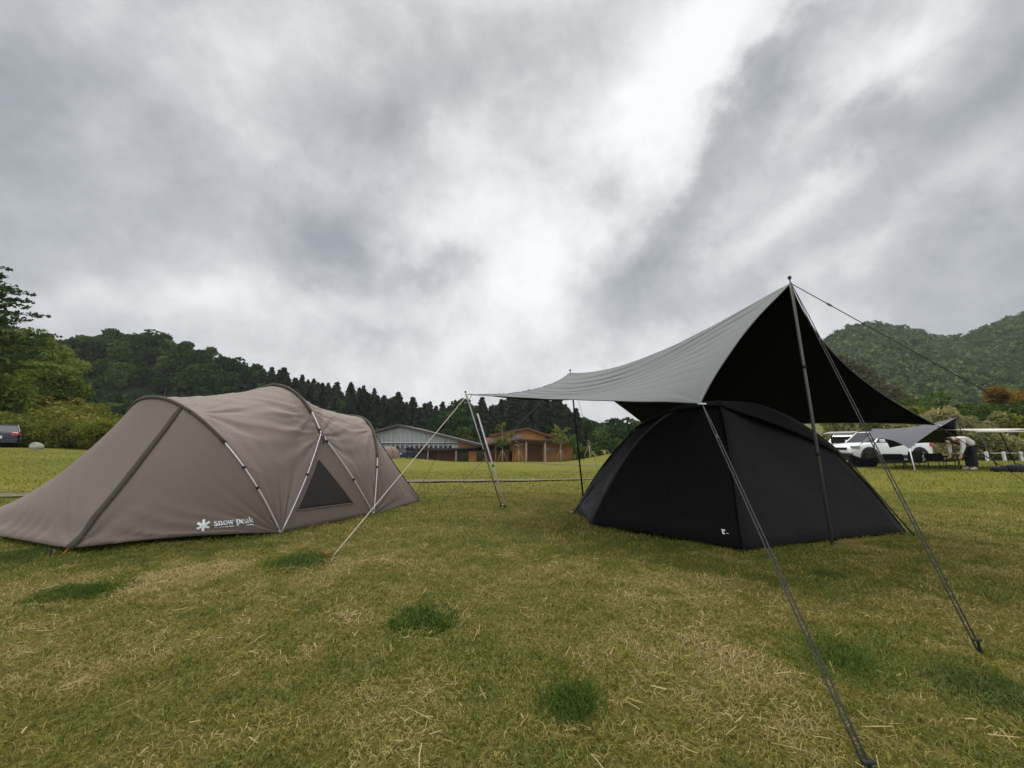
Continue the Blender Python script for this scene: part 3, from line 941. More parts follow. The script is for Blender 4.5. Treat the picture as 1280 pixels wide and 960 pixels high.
    for i in range(nn):
        for j in range(nn - i):
            fs.append((idx[(i, j)], idx[(i + 1, j)], idx[(i, j + 1)]))
            if j < nn - i - 1: fs.append((idx[(i + 1, j)], idx[(i + 1, j + 1)], idx[(i, j + 1)]))
    solid(mesh('mesh_window', vs, fs, M['mesh_dark'], root), .003)
    ed = [vs[idx[(i, 0)]] for i in range(nn + 1)] + [vs[idx[(nn - j, j)]] for j in range(1, nn + 1)] + [vs[idx[(0, nn - j)]] for j in range(1, nn + 1)]
    MB().tube([q + nrm * .003 for q in ed], .0075, 6).build('window_hem', M['tent_brown'], root, True)

    # printed emblem and words on the vestibule side
    h0 = ray_hit(bvh, 254.5, 656)[0]; h1_ = ray_hit(bvh, 318, 651)[0]
    hn = ray_hit(bvh, 285, 654)
    ex = (h1_ - h0); LEN = ex.length; ex.normalize()
    nrm = hn[1]
    if nrm.dot(Vector((0, 0, CH)) - h0) < 0: nrm = -nrm
    ey = nrm.cross(ex).normalized()
    px = LEN / 63.7        # one photo pixel at this place

    def put(x, y):
        q = h0 + ex * x * px + ey * y * px
        r = bvh.ray_cast(q + nrm * .2, -nrm, .5)
        return (r[0] if r[0] else q) + nrm * .018 - rl

    def print_strokes(S, name):
        vs, fs = [], []
        for pts, w in S:
            # densify
            P2, W2 = [], []
            for i in range(len(pts) - 1):
                for t in (0, .5):
                    P2.append((pts[i][0] * (1 - t) + pts[i + 1][0] * t, pts[i][1] * (1 - t) + pts[i + 1][1] * t))
                    W2.append((w[i] * (1 - t) + w[i + 1] * t) if isinstance(w, list) else w)
            P2.append(pts[-1]); W2.append(w[-1] if isinstance(w, list) else w)
            L, Rr = stroke_poly(P2, W2)
            b = len(vs)
            lift = 0.0004 * (len(fs) % 7)
            for q in zip(L, Rr):
                vs += [put(*q[0]) + nrm * lift, put(*q[1]) + nrm * lift]
            for i in range(len(L) - 1):
                fs.append((b + 2 * i, b + 2 * i + 1, b + 2 * i + 3, b + 2 * i + 2))
        mesh(name, vs, fs, M['white_print'], root, False)
    S = []
    for kq in range(3):
        an = R(92 + 60 * kq)
        S.append(([(-8.3 * math.cos(an), -8.3 * math.sin(an)), (8.3 * math.cos(an), 8.3 * math.sin(an))], 3.4))
    print_strokes(S, 'emblem')
    W_, wx = serif_word()
    sc = 50.5 / wx
    S = [([(13.4 + x * sc - .30 * y * sc, -1.6 + y * sc) for x, y in pts], [q * sc for q in w] if isinstance(w, list) else w * sc) for pts, w in W_]
    print_strokes(S, 'lettering')
    S = []
    xx = 13.4
    for kq, ww in enumerate((6, 7, 5.5, 7)):
        S.append(([(xx, -4.4), (xx + ww - 1.2, -4.4)], .8)); xx += ww
    S.append(([(53.5, -4.6), (57.5, -4.6)], .8)); S.append(([(58.5, -4.6), (63.2, -4.6)], .8))
    for q_ in S: print_strokes([q_], 'small_print')
    # webbing loops at the vestibule corner
    MB().tube([V1 - rl + Vector((0, 0, .01)), V1g - rl + Vector((-.03, -.05, .0))], .006, 6).build('peg_loop', M['orange'], root)
    MB().tube([T1 + Vector((0, 0, .02)) - rl, G(536, 630) - rl], .006, 6).build('peg_loop', M['plastic_black'], root)
    tag(root, 'long grey brown tunnel tent with three dark arches and a mesh side window', 'tent')
    # tie out ropes
    peg(V1g + Vector((-.06, -.07, 0)), 'black tent peg with an orange cord loop at the brown tent front corner', M['plastic_black'], 0.07, loop=True)
    peg(G(537, 631), 'small black peg behind the tail of the brown tent', M['plastic_black'], 0.05)
    peg(G(352, 669), 'thin metal peg where the two white tent poles meet at the ground', M['steel'], 0.05)
    peg(G(468, 645), 'small metal peg under the third arch of the brown tent', M['steel'], 0.05)
    return bvh


def peg(q, label, m, h=0.06, loop=False):
    o = empty('tent_peg', q)
    d = Vector((-.35, -.25, 1)).normalized()
    MB().tube([Vector((0, 0, -.08)) * 1, d * h], [.004, .006], 8).tube([d * h - Vector((.02, 0, 0)), d * h + Vector((.02, 0, 0))], .006, 8).build('shaft', m, o)
    if loop:
        MB().tube([d * h * .7 + Vector((.018 * math.cos(t), .008, .02 * math.sin(t))) for t in np.linspace(0, 6.283, 13)], .0045, 6, cap=False).build('cord_loop', M['orange'], o)
    tag(o, label, 'peg', 'pegs in the lawn')
    return o


def rope(pts, r, m, label, slider=None, strands=1, gap=0.012, sag=0.0):
    o = empty('guy_rope', pts[-1])
    a, b = Vector(pts[0]), Vector(pts[-1])
    q = [a.lerp(b, t) - b + Vector((0, 0, -sag * 4 * t * (1 - t))) for t in np.linspace(0, 1, 13)]
    side = (b - a).cross(Vector((0, 0, 1))).normalized()
    mb = MB()
    for s in range(strands):
        oo = side * gap * (s - (strands - 1) / 2)
        # the strands meet at both ends
        mb.tube([x + oo * min(1, 6 * t, ) for x, t in zip(q, np.linspace(0, 1, 13))], r, 6)
    mb.build('cord', m, o, True)
    if slider is not None:
        c = q[0].lerp(q[-1], slider); d = (b - a).normalized()
        MB().box(c, (.014, .014, .05), rot=d.to_track_quat('Z', 'Y').to_matrix()).build('slider', M['plastic_black'], o)
    tag(o, label, 'rope', 'guy ropes of the campsite')
    return o


def tpole(base, top, r, m, label, joints=(), spike=0.03, foot=True):
    o = empty('tarp_pole', base)
    v = Vector(top) - Vector(base); d = v.normalized()
    MB().tube([Vector((0, 0, 0)), v], r, 12).build('shaft', m, o, True)
    for t in joints:
        MB().tube([v * t - d * .02, v * t + d * .02], r * 1.18, 12).build('joint', M['pole_black'], o, True)
    if spike:
        MB().tube([v, v + d * spike], r * .35, 8).tube([v + d * spike, v + d * (spike + .03)], r * 1.1, 10).build('tip', M['pole_black'], o, True)
    if foot: MB().tube([-d * .02, d * .04], r * 1.2, 10).build('foot', M['plastic_black'], o, True)
    tag(o, label, 'pole', 'tarp poles')
    return o


# ------------------------------------------------------------------ big tarp
def coons(c0, c1, d0, d1):
    nu, nv = len(c0), len(d0)
    u = np.linspace(0, 1, nu)[:, None, None]; v = np.linspace(0, 1, nv)[None, :, None]
    c0, c1, d0, d1 = (np.array([tuple(q) for q in c]) for c in (c0, c1, d0, d1))
    S = (1 - v) * c0[:, None] + v * c1[:, None] + (1 - u) * d0[None] + u * d1[None]
    S -= (1 - u) * (1 - v) * c0[0] + u * (1 - v) * c0[-1] + (1 - u) * v * c1[0] + u * v * c1[-1]
    return S


def edge(a, b, n, vec=(0, 0, 0), bias=0.5):
    a, b, vec = Vector(a), Vector(b), Vector(vec)
    out = []
    for t in np.linspace(0, 1, n):
        tt = t ** (math.log(.5) / math.log(bias))
        out.append(a.lerp(b, t) + vec * (4 * tt * (1 - tt)))
    return out


def two_sided(name, grids, m_top, m_bot, parent, th=0.006, rl=Vector((0, 0, 0))):
    """thin cloth with its own colour on each side"""
    vs, fs, mi = [], [], []
    for Pg in grids:
        nu, nv = Pg.shape[:2]
        N = grid_normals(Pg)
        if N[..., 2].mean() < 0: N = -N; flip = True
        else: flip = False
        b = len(vs)
        T = Pg.reshape(-1, 3); Bm = (Pg - N * th).reshape(-1, 3)
        vs += [Vector(q) - rl for q in T] + [Vector(q) - rl for q in Bm]
        k = nu * nv
        gf = grid_faces(nu, nv)
        for f in gf:
            # grid order gives normal along du x dv
            top = f if False else f
            a = tuple(i + b for i in f); c = tuple(i + b + k for i in f)
            fs.append(a[::-1] if not flip else a); mi.append(0)
            fs.append(c if not flip else c[::-1]); mi.append(1)
        ring = [i * nv for i in range(nu)] + [(nu - 1) * nv + j for j in range(1, nv)] + [i * nv + nv - 1 for i in range(nu - 2, -1, -1)] + [j for j in range(nv - 2, 0, -1)]
        for i in range(len(ring)):
            r0, r1 = ring[i], ring[(i + 1) % len(ring)]
            fs.append((r0 + b, r1 + b, r1 + b + k, r0 + b + k)); mi.append(0)
    return mesh(name, vs, fs, [m_top, m_bot], parent, True, mi)


def big_tarp():
    Abase = G(1041, 684); Bbase = G(729, 622)
    A = P(988, 354, Abase.y + .02)
    B = P(713, 466, Bbase.y - .05)
    D = P(585, 493, 6.6); C = P(875, 504, 3.55)
    E = P(1170, 531, 5.0); Fc = P(835, 556, 8.4)
    root = empty('tarp', (A + B) / 2 * 1)
    root.location.z = 0
    rl = root.location.copy()
    nu, nv = 110, 150
    ridge = edge(A, B, nu, (0.0, 0, -0.245), 0.55)
    mid = (A + B + C + D) / 4
    inn = lambda a, b, c, s: ((c - (a + b) / 2).normalized() * s)
    low = edge(C, D, nu, inn(C, D, mid, .12) + Vector((0, 0, -.07)), .62)
    fr = edge(A, C, nv, inn(A, C, mid, .10)); re = edge(B, D, nv, inn(B, D, mid, .25) + Vector((0, 0, -.16)))
    PgL = coons(ridge, low, fr, re)
    u = np.linspace(0, 1, nu)[:, None]; v = np.linspace(0, 1, nv)[None, :]
    # slack folds running along the ridge, strongest towards the far pole
    N = grid_normals(PgL); N = N if N[..., 2].mean() > 0 else -N
    ph = v * 9.0 + 0.7 * np.sin(u * 3.0 + 1) + 0.5 * (fnoise(u * 3 + v * 0, v * 6 + u * 0, 1.0, 3) - .5)
    fold = -0.042 * (1 - np.abs(np.sin(np.pi * ph))) ** 3 * (0.15 + np.exp(-((u - .66) / .27) ** 2)) * np.sin(np.pi * np.clip(v, 0, 1)) ** .5
    fold += -0.030 * (1 - np.abs(np.sin(np.pi * (v * 9.0 - u * 2.6)))) ** 3 * np.exp(-((u - .25) / .25) ** 2) * np.exp(-(v / .35) ** 2)
    fold = fold * sstep(0, .12, u) * sstep(0, .05, v)
    PgL = PgL + N * fold[:, :, None]
    # sag of the whole panel
    PgL[..., 2] -= 0.10 * np.sin(np.pi * u) * np.sin(np.pi * v)
    PgL = wrinkles(PgL, [tuple(q) for q in (C, D, A, B)], 0.012, 8, 0.45, 3)
    PgL = cloth_noise(PgL, 0.010, 0.5, 2)
    mid2 = (A + B + E + Fc) / 4
    low2 = edge(E, Fc, nu, inn(E, Fc, mid2, .30) + Vector((0, 0, 0.0)))
    fr2 = edge(A, E, nv, inn(A, E, mid2, .24)); re2 = edge(B, Fc, nv, inn(B, Fc, mid2, .12))
    PgR = coons(ridge, low2, fr2, re2)
    PgR[..., 2] -= 0.06 * np.sin(np.pi * u) * np.sin(np.pi * v)
    PgR = wrinkles(PgR, [tuple(q) for q in (E, Fc)], 0.012, 8, 0.5, 5)
    two_sided('canopy', [PgL, PgR], M['tarp_grey'], M['tarp_black'], root, .003, rl)
    # hem along the outer edges and pale tabs at the corners
    mb = MB()
    for c in (PgL[:, -1], PgL[0, :], PgL[-1, :], PgR[:, -1], PgR[0, :], PgR[-1, :]):
        mb.tube([Vector(q) - rl for q in c[::2]] + [Vector(c[-1]) - rl], .006, 6)
    mb.build('hem', M['tarp_grey'], root, True)
    for q, t in ((C, (.03, -.03, -.015)), (E, (.04, -.02, -.015)), (D, (-.04, 0, 0))):
        MB().box(q - rl + Vector(t) * .4, (.07, .03, .012), .4).build('corner_tab', M['white_frame'], root)
    tag(root, 'large hexagonal tarp, grey above and black underneath, sheltering the black tent', 'tarp')

    tpole(Abase, A, .0165, M['pole_dark'], 'tall dark front pole standing under the peak of the grey tarp', (.33, .66), .05)
    tpole(Bbase, B, .0165, M['pole_black'], 'black rear pole under the far end of the grey tarp ridge', (.33, .66), .04)
    Dbase = G(628, 633)
    tpole(Dbase + Vector((-.02, 0.02, 0)), D + Vector((-.03, 0, .0)), .013, M['pole_grey'], 'slanting grey pole holding the far left corner of the grey tarp', (.5,), .03)
    tpole(Dbase + Vector((.05, -.06, 0)), P(597, 517, 6.55), .013, M['white_frame'], 'shorter pale pole slanting beside the left corner pole, holding nothing', (.45,), 0.0)
    peg(Dbase + Vector((.03, -.1, 0)), 'pale peg at the foot of the two slanting poles', M['steel'], .05)

    rope([D, G(414, 698)], .006, M['rope_pale'], 'pale beige rope from the tarp left corner across to the orange peg', .12)
    peg(G(411, 697), 'orange topped peg on the lawn in front of the brown tent', M['orange'], .05)
    # near corner rope: double dark cord past the bottom of the picture
    cb = G(1093, 978)
    rope([C + Vector((.01, -.02, -.01)), cb], .0042, M['rope_dark'], 'double black cord from the near tarp corner running down to the bottom edge', .22, 2, .017)
    eb = G(1226, 816)
    rope([A + Vector((.02, 0, -.03)), eb], .0042, M['rope_dark'], 'double black cord from the tarp peak down to the pale headed peg at right', .28, 2, .017)
    peg(eb, 'pale headed black peg at the end of the right hand cord', M['plastic_black'], .07)
    peg(cb, 'black peg just below the bottom edge of the lawn in view', M['plastic_black'], .07)
    # third rope: from the peak to the right, out of frame
    q1 = P(1212, 478, 3.9)
    d = (q1 - A); t = (A.z) / (A.z - q1.z)
    rope([A, A + d * t], .0045, M['rope_dark'], 'thin black cord from the tarp peak sloping across the wooded hill', .10)
    # far ropes
    rope([B, G(548, 632)], .005, M['rope_grey'], 'thin grey cord from the far tarp pole down to the lawn behind the brown tent', .3)
    rope([D + Vector((.05, .1, 0)), G(520, 617)], .004, M['rope_grey'], 'thinner grey cord from the tarp left corner down to the lawn by the path', .3)
    rope([B, Vector((2.9, 13.5, 0))], .004, M['rope_grey'], 'thin grey cord sloping away behind the far tarp pole', .3)
    rope([E, E + Vector((2.4, .6, -E.z + .05))], .0045, M['rope_dark'], 'thin black cord from the right tarp corner towards the navy tarp', .2)
    rope([Fc, Vector((5.2, 10.6, 0))], .004, M['rope_grey'], 'thin grey cord from the tarp corner hidden behind the black tent', .2)


# ------------------------------------------------------------------ black tent
def black_tent():
    Q = [G(720, 641), G(738, 657), G(930, 691), G(1131, 668), Vector((4.7, 5.9, 0)), Vector((3.5, 7.2, 0))]
    ctr = Vector((2.85, 5.55, 0)); h = P(920, 506, 5.5).z
    root = empty('dome_tent', ctr)
    nseg = 20

    def prof(s, pw=2.35): return h * (1 - (1 - s) ** pw)

    def arc3(q, off=0.0, s0=0.0, s1=1.0, n=30):
        out = []
        for s in np.linspace(s0, s1, n):
            b = q.lerp(ctr, s)
            out.append(Vector((b.x, b.y, prof(s) + .02)))
        return out
    ns = 40
    grids = []
    for i in range(6):
        q0, q1 = Q[i], Q[(i + 1) % 6]
        v = np.linspace(0, 1, 24)
        g = np.zeros((ns, 24, 3))
        for a, s in enumerate(np.linspace(0, 1, ns)):
            for b, t in enumerate(v):
                m = q0.lerp(q1, t); b_ = m.lerp(ctr, s)
                sagk = 0.10 * math.sin(math.pi * t) * math.sin(math.pi * min(1, s * 1.15)) ** .8
                z = prof(s) + .025 + (0.02 * math.sin(math.pi * t) if s < .05 else 0)
                dirv = (ctr - m).normalized()
                pt = Vector((b_.x, b_.y, z)) + dirv * sagk * .9 - Vector((0, 0, sagk * .45))
                g[a, b] = pt
        g = wrinkles(g, [tuple(q0 + Vector((0, 0, .05))), tuple(q1 + Vector((0, 0, .05)))], .036, 13, .7, 7 + i)
        g = cloth_noise(g, .014, .5, i, (1, .6))
        grids.append(g)
    mats = ['grey_strip', 'black_fabric', 'black_fabric_lighter', 'black_fabric_lighter', 'black_fabric_lighter', 'black_fabric']  # tarp shade put into the cloth colours: left front darker, right panels lighter
    for i, g in enumerate(grids):
        o = mesh('panel', [Vector(q) - ctr for q in g.reshape(-1, 3)], grid_faces(*g.shape[:2]), M[mats[i]], root)
        solid(o, .004)
    for gi, t in ((1, 3), (1, 12)):
        MB().tube([Vector(q) + Vector((0, -.004, .004)) - ctr for q in grids[gi][:28, t]], .006, 6).build('zip_line', M['black_fabric_lighter' if gi == 1 else 'black_fabric'], root, True)
    # pole sleeves down every corner
    for i, q in enumerate(Q):
        pts = []
        for s in np.linspace(0, .96, 26):
            b = q.lerp(ctr, s); n = Vector((q.x - ctr.x, q.y - ctr.y, 1.0)).normalized()
            pts.append(Vector((b.x, b.y, prof(s) + .025)) + n * .006 - ctr)
        MB().tube(pts, .012 if i != 1 else .016, 8).build('pole_sleeve', M['black_fabric_lighter' if i != 1 else 'grey_strip'], root, True)
    # roof sheet standing off the body over the top, ending in tabs at both sides
    rg = []
    W1 = [(Q[0], .46), (Q[1], .60), (Q[2], .66), (Q[3], .27), (Q[4], .30), (Q[5], .5)]
    n = 15
    ang = []
    for i in range(6):
        for k in range(12):
            t = k / 12
            q = W1[i][0].lerp(W1[(i + 1) % 6][0], t); s0 = W1[i][1] * (1 - t) + W1[(i + 1) % 6][1] * t + .10 * math.sin(math.pi * t)
            ang.append((q, min(s0, .86), t))
    ang.append(ang[0])
    g = np.zeros((n, len(ang), 3))
    for b, (q, s0, t) in enumerate(ang):
        for a, s in enumerate(np.linspace(s0, 1, n)):
            b_ = q.lerp(ctr, s); nn = Vector((q.x - ctr.x, q.y - ctr.y, 1.6)).normalized()
            sagk = .09 * math.sin(math.pi * t) * math.sin(math.pi * s)
            pt = Vector((b_.x, b_.y, prof(s) + .025 - sagk * .6)) + nn * .045
            g[a, b] = pt
    g = cloth_noise(g, .012, .4, 9)
    o = mesh('roof_fly', [Vector(q) - ctr for q in g.reshape(-1, 3)], grid_faces(n, len(ang)), M['black_fabric'], root)
    solid(o, .004)
    # guy cords of the roof sheet
    for q, s0, g0 in ((Q[3], .27, G(1143, 670)), (Q[0], .46, G(716, 643))):
        b_ = q.lerp(ctr, s0); nn = Vector((q.x - ctr.x, q.y - ctr.y, 1.6)).normalized()
        st = Vector((b_.x, b_.y, prof(s0) + .025)) + nn * .045
        MB().tube([st - ctr, g0 - ctr], .008, 6).build('tie_cord', M['plastic_black'], root, True)
    tag(root, 'black dome tent with side panels tinted lighter for less shade, pitched beneath the grey tarp', 'tent')
    peg(G(1143, 671), 'small dark peg at the right end of the black tent', M['plastic_black'], .05)
    peg(G(715, 644), 'small pale peg at the left end of the black tent', M['steel'], .05)
    peg(G(931, 694), 'dark peg under the front corner of the black tent', M['plastic_black'], .05)
    # small printed mark low on the front panel
    bv = BVHTree.FromPolygons([Vector(q) for q in grids[1].reshape(-1, 3)], grid_faces(*grids[1].shape[:2]))
    hh = ray_hit(bv, 906, 665)
    if hh[0]:
        c, nrm = hh[0], hh[1]
        if nrm.dot(Vector((0, 0, CH)) - c) < 0: nrm = -nrm
        ex = Vector((0, 0, 1)).cross(nrm).normalized(); ey = nrm.cross(ex)
        px = c.y / F
        vs, fs = [], []
        for pts, w in ((arc(0.6, -.3, 1.9, 1.9, 60, 300, 12), 1.5), ([(-3.2, 1.9), (1.6, 1.9)], 1.3), ([(3.0, -1.2), (6.2, -1.3)], .5)):
            L, Rr = stroke_poly(pts, w); b = len(vs)
            for q in zip(L, Rr):
                for e in q:
                    vs.append(c + ex * e[0] * px + ey * e[1] * px + nrm * .02 - ctr)
            for i in range(len(L) - 1): fs.append((b + 2 * i, b + 2 * i + 1, b + 2 * i + 3, b + 2 * i + 2))
        mesh('emblem', vs, fs, M['white_print'], root, False)


# ------------------------------------------------------------------ foliage
def cards(centers, size, flat=0.0, elong=1.0, outdir=None):
    """leaf pieces: one crooked quad at every centre"""
    N = len(centers)
    a = rng.normal(size=(N, 3)); a[:, 2] *= (1 - flat)
    if outdir is not None: a = a * 0.5 + outdir * 1.3
    a /= np.linalg.norm(a, axis=1, keepdims=True)
    b = rng.normal(size=(N, 3)); b -= (b * a).sum(1, keepdims=True) * a
    b /= np.linalg.norm(b, axis=1, keepdims=True)
    s = size * (0.6 + 0.8 * rng.random(N))[:, None]
    a = a * s * elong; b = b * s / elong ** .5
    j = lambda: 1 + (rng.random((N, 1)) - .5) * .5
    c = np.asarray(centers)
    return np.stack([c - a * j() * .5, c + b * j() * .5, c + a * j() * .5, c - b * j() * .5], 1)


def blob(n, c, r):
    d = rng.normal(size=(n, 3)); d /= np.linalg.norm(d, axis=1, keepdims=True)
    rad = (0.55 + 0.45 * rng.random(n) ** .6)[:, None]
    return np.array(c) + d * rad * np.array(r)


def crown_broad(h=9.0, w=4.0, nclump=16, per=130, size=.55, low=.25):
    pts = []
    for k in range(nclump):
        t = rng.random(); a = rng.random() * 6.283
        z = h * (low + (1 - low) * (0.12 + .80 * t))
        rr = w * math.sqrt(max(0.05, 1 - ((t - .42) / .62) ** 2)) * (.35 + .55 * rng.random())
        r = w * (.26 + .22 * rng.random())
        pts.append(blob(per, (rr * math.cos(a), rr * math.sin(a), z), (r, r, r * .75)))
    return cards(np.concatenate(pts), size, .3)


def crown_conifer(h=15.0, w=2.6, n=1500, size=.95):
    t = rng.random(n) ** 1.35
    lev = np.round(t * 16) / 16 + (rng.random(n) - .5) * .035
    a = rng.random(n) * 6.283
    lob = 1 + .28 * np.sin(a * 3 + lev * 40) + .15 * np.sin(a * 7 + lev * 90)
    rmax = w * (1 - np.clip(lev, 0, 1)) ** .72 * lob * .95 + .12
    r = rmax * np.sqrt(rng.random(n)) ** .6
    z = h * (.10 + .90 * lev) - r * .33
    c = np.stack([r * np.cos(a), r * np.sin(a), z], 1)
    out = np.stack([np.cos(a), np.sin(a), -.45 * np.ones(n)], 1)
    return cards(c, size * 1.0, .2, 1.5, out)


def tree_mesh(name, V, trunk_h, trunk_r, lm, bm=None):
    """single mesh far tree: leaf pieces plus a tapered trunk"""
    me = np_mesh(name, V, 4)
    bmz = bmesh.new(); bmz.from_mesh(me)
    n0 = len(bmz.faces)
    mb = MB().tube([(0, 0, -1.0), (.1, 0, trunk_h * .5), (0, .1, trunk_h)], [trunk_r, trunk_r * .7, trunk_r * .15], 6)
    vv = [bmz.verts.new(v) for v in mb.v]
    for f in mb.f:
        ff = bmz.faces.new([vv[i] for i in f]); ff.material_index = 1
    bmz.to_mesh(me); bmz.free()
    me.materials.append(lm); me.materials.append(bm or M['bark'])
    return me


TOP = [(-160, 395), (-60, 400), (50, 424), (95, 416), (160, 411), (215, 425), (260, 440), (315, 457), (360, 470), (440, 486), (500, 497), (545, 507), (600, 507), (645, 499), (690, 497), (712, 508), (735, 526), (775, 531), (810, 528), (900, 532), (1040, 536), (1120, 540)]


def top_y(px):
    return float(np.interp(px, [a for a, b in TOP], [b for a, b in TOP]))


def left_hill():
    YF, YC = 97.0, 132.0
    ratios = np.linspace(-1.75, .98, 90)
    ys = np.concatenate([np.linspace(88, 140, 30), np.linspace(145, 220, 8)])

    def zc(px):
        e = P(px, top_y(px), YC).z
        return max(-1.8, e - float(np.interp(px, [250, 420], [9.0, 12.5])))
    V = []
    for r in ratios:
        px = 640 + r * F
        c = zc(px)
        for y in ys:
            t = (y - YF) / (YC - YF)
            z = -2.2 + (c + 2.2) * float(sstep(0, 1, t)) if t < 1 else c - (c + 3) * float(sstep(1, 3.2, t))
            z += .8 * mnoise.noise(Vector((r * 40, y * .1, 0)))
            V.append((r * y, y, z))
    o = mesh('hillside', V, grid_faces(len(ratios), len(ys)), mat('forest_floor', (0.022, 0.028, 0.014), 1.0, var=.5, scale=.3, detail=6, bump=.8, bscale=1.0, bdist=.5))
    o.data.flip_normals()
    tag(o, kind='structure')

    con = [tree_mesh('conifer_tree', crown_conifer(15 + k, 3.1 + .35 * k, 2000), 14 + k, .28, M['leaf_conifer']) for k in range(3)]
    bro = [tree_mesh('broadleaf_tree', crown_broad(11 + k, 4.6 + .4 * k, 20, 130, .75), 9, .3, M['leaf_dark']) for k in range(3)]
    gre = [tree_mesh('broadleaf_tree', crown_broad(10 + k, 4.6 + .4 * k, 20, 130, .7), 8, .3, M['leaf_mid']) for k in range(2)]
    rows = [100, 108, 117, 125, 131]
    cnt = [0, 0, 0]
    for ri, Y in enumerate(rows):
        px = -90 + ri * 7
        while px < 840:
            sp = ((26 if ri < 3 else 15) if px < 300 else (17 if ri < 3 else 8.5)) * (1 + (rng.random() - .5) * .7)
            if 1010 > px > 830: pass
            c = zc(px)
            YY = Y + (rng.random() - .5) * 5
            t = (YY - YF) / (YC - YF)
            z = -2.2 + (c + 2.2) * float(sstep(0, 1, t))
            X = (px - 640) / F * YY
            hidden_low = ri < 2 and (px > 440) and False
            if px < 300 + (rng.random() - .5) * 60: kind = 1 if rng.random() < .72 else 2
            elif px < 555: kind = 0 if rng.random() < .93 else 1
            elif px < 600: kind = 2 if (ri < 2 and rng.random() < .6) else (1 if rng.random() < .5 else 0)
            elif px < 722: kind = 0
            else: kind = 2 if rng.random() < .55 else 1
            ms = (con, bro, gre)[kind]
            hs = (15.5, 11.5, 10.5)[kind]
            if kind: z -= 2.6
            # crest trees reach the skyline the hill has there
            want = P(px, top_y(px) + rng.normal() * (3.0 if kind == 0 else 3.0) + 1, YY).z if ri == len(rows) - 1 else z + hs * (.85 + .35 * rng.random())
            want = min(want, P(px, top_y(px) - 3 + rng.random() * 12, YY).z)
            sc = np.clip((want - z) / hs, .40, 1.35)
            o = bpy.data.objects.new(('conifer_tree', 'broadleaf_tree', 'broadleaf_tree')[kind], ms[int(rng.integers(len(ms)))])
            COL.objects.link(o)
            o.location = (X, YY, z - .3); o.scale = (sc * (.8 + .3 * rng.random()),) * 2 + (sc,)
            o.rotation_euler = (0, 0, rng.random() * 6.28)
            if kind == 0: tag(o, 'dark pointed conifer in the forest behind the lodge', 'tree', 'conifers of the forest behind the lodge')
            elif px < 400: tag(o, ('dark round leafy tree' if kind == 1 else 'fresher green leafy tree') + ' on the hill behind the brown tent', 'tree', 'leafy trees on the left hill')
            else: tag(o, ('dark bushy leafy tree' if kind == 1 else 'bright green leafy tree') + ' beside the conifers behind the lodge', 'tree', 'leafy trees behind the lodge')
            cnt[kind] += 1
            px += sp
    print('forest trees', cnt)


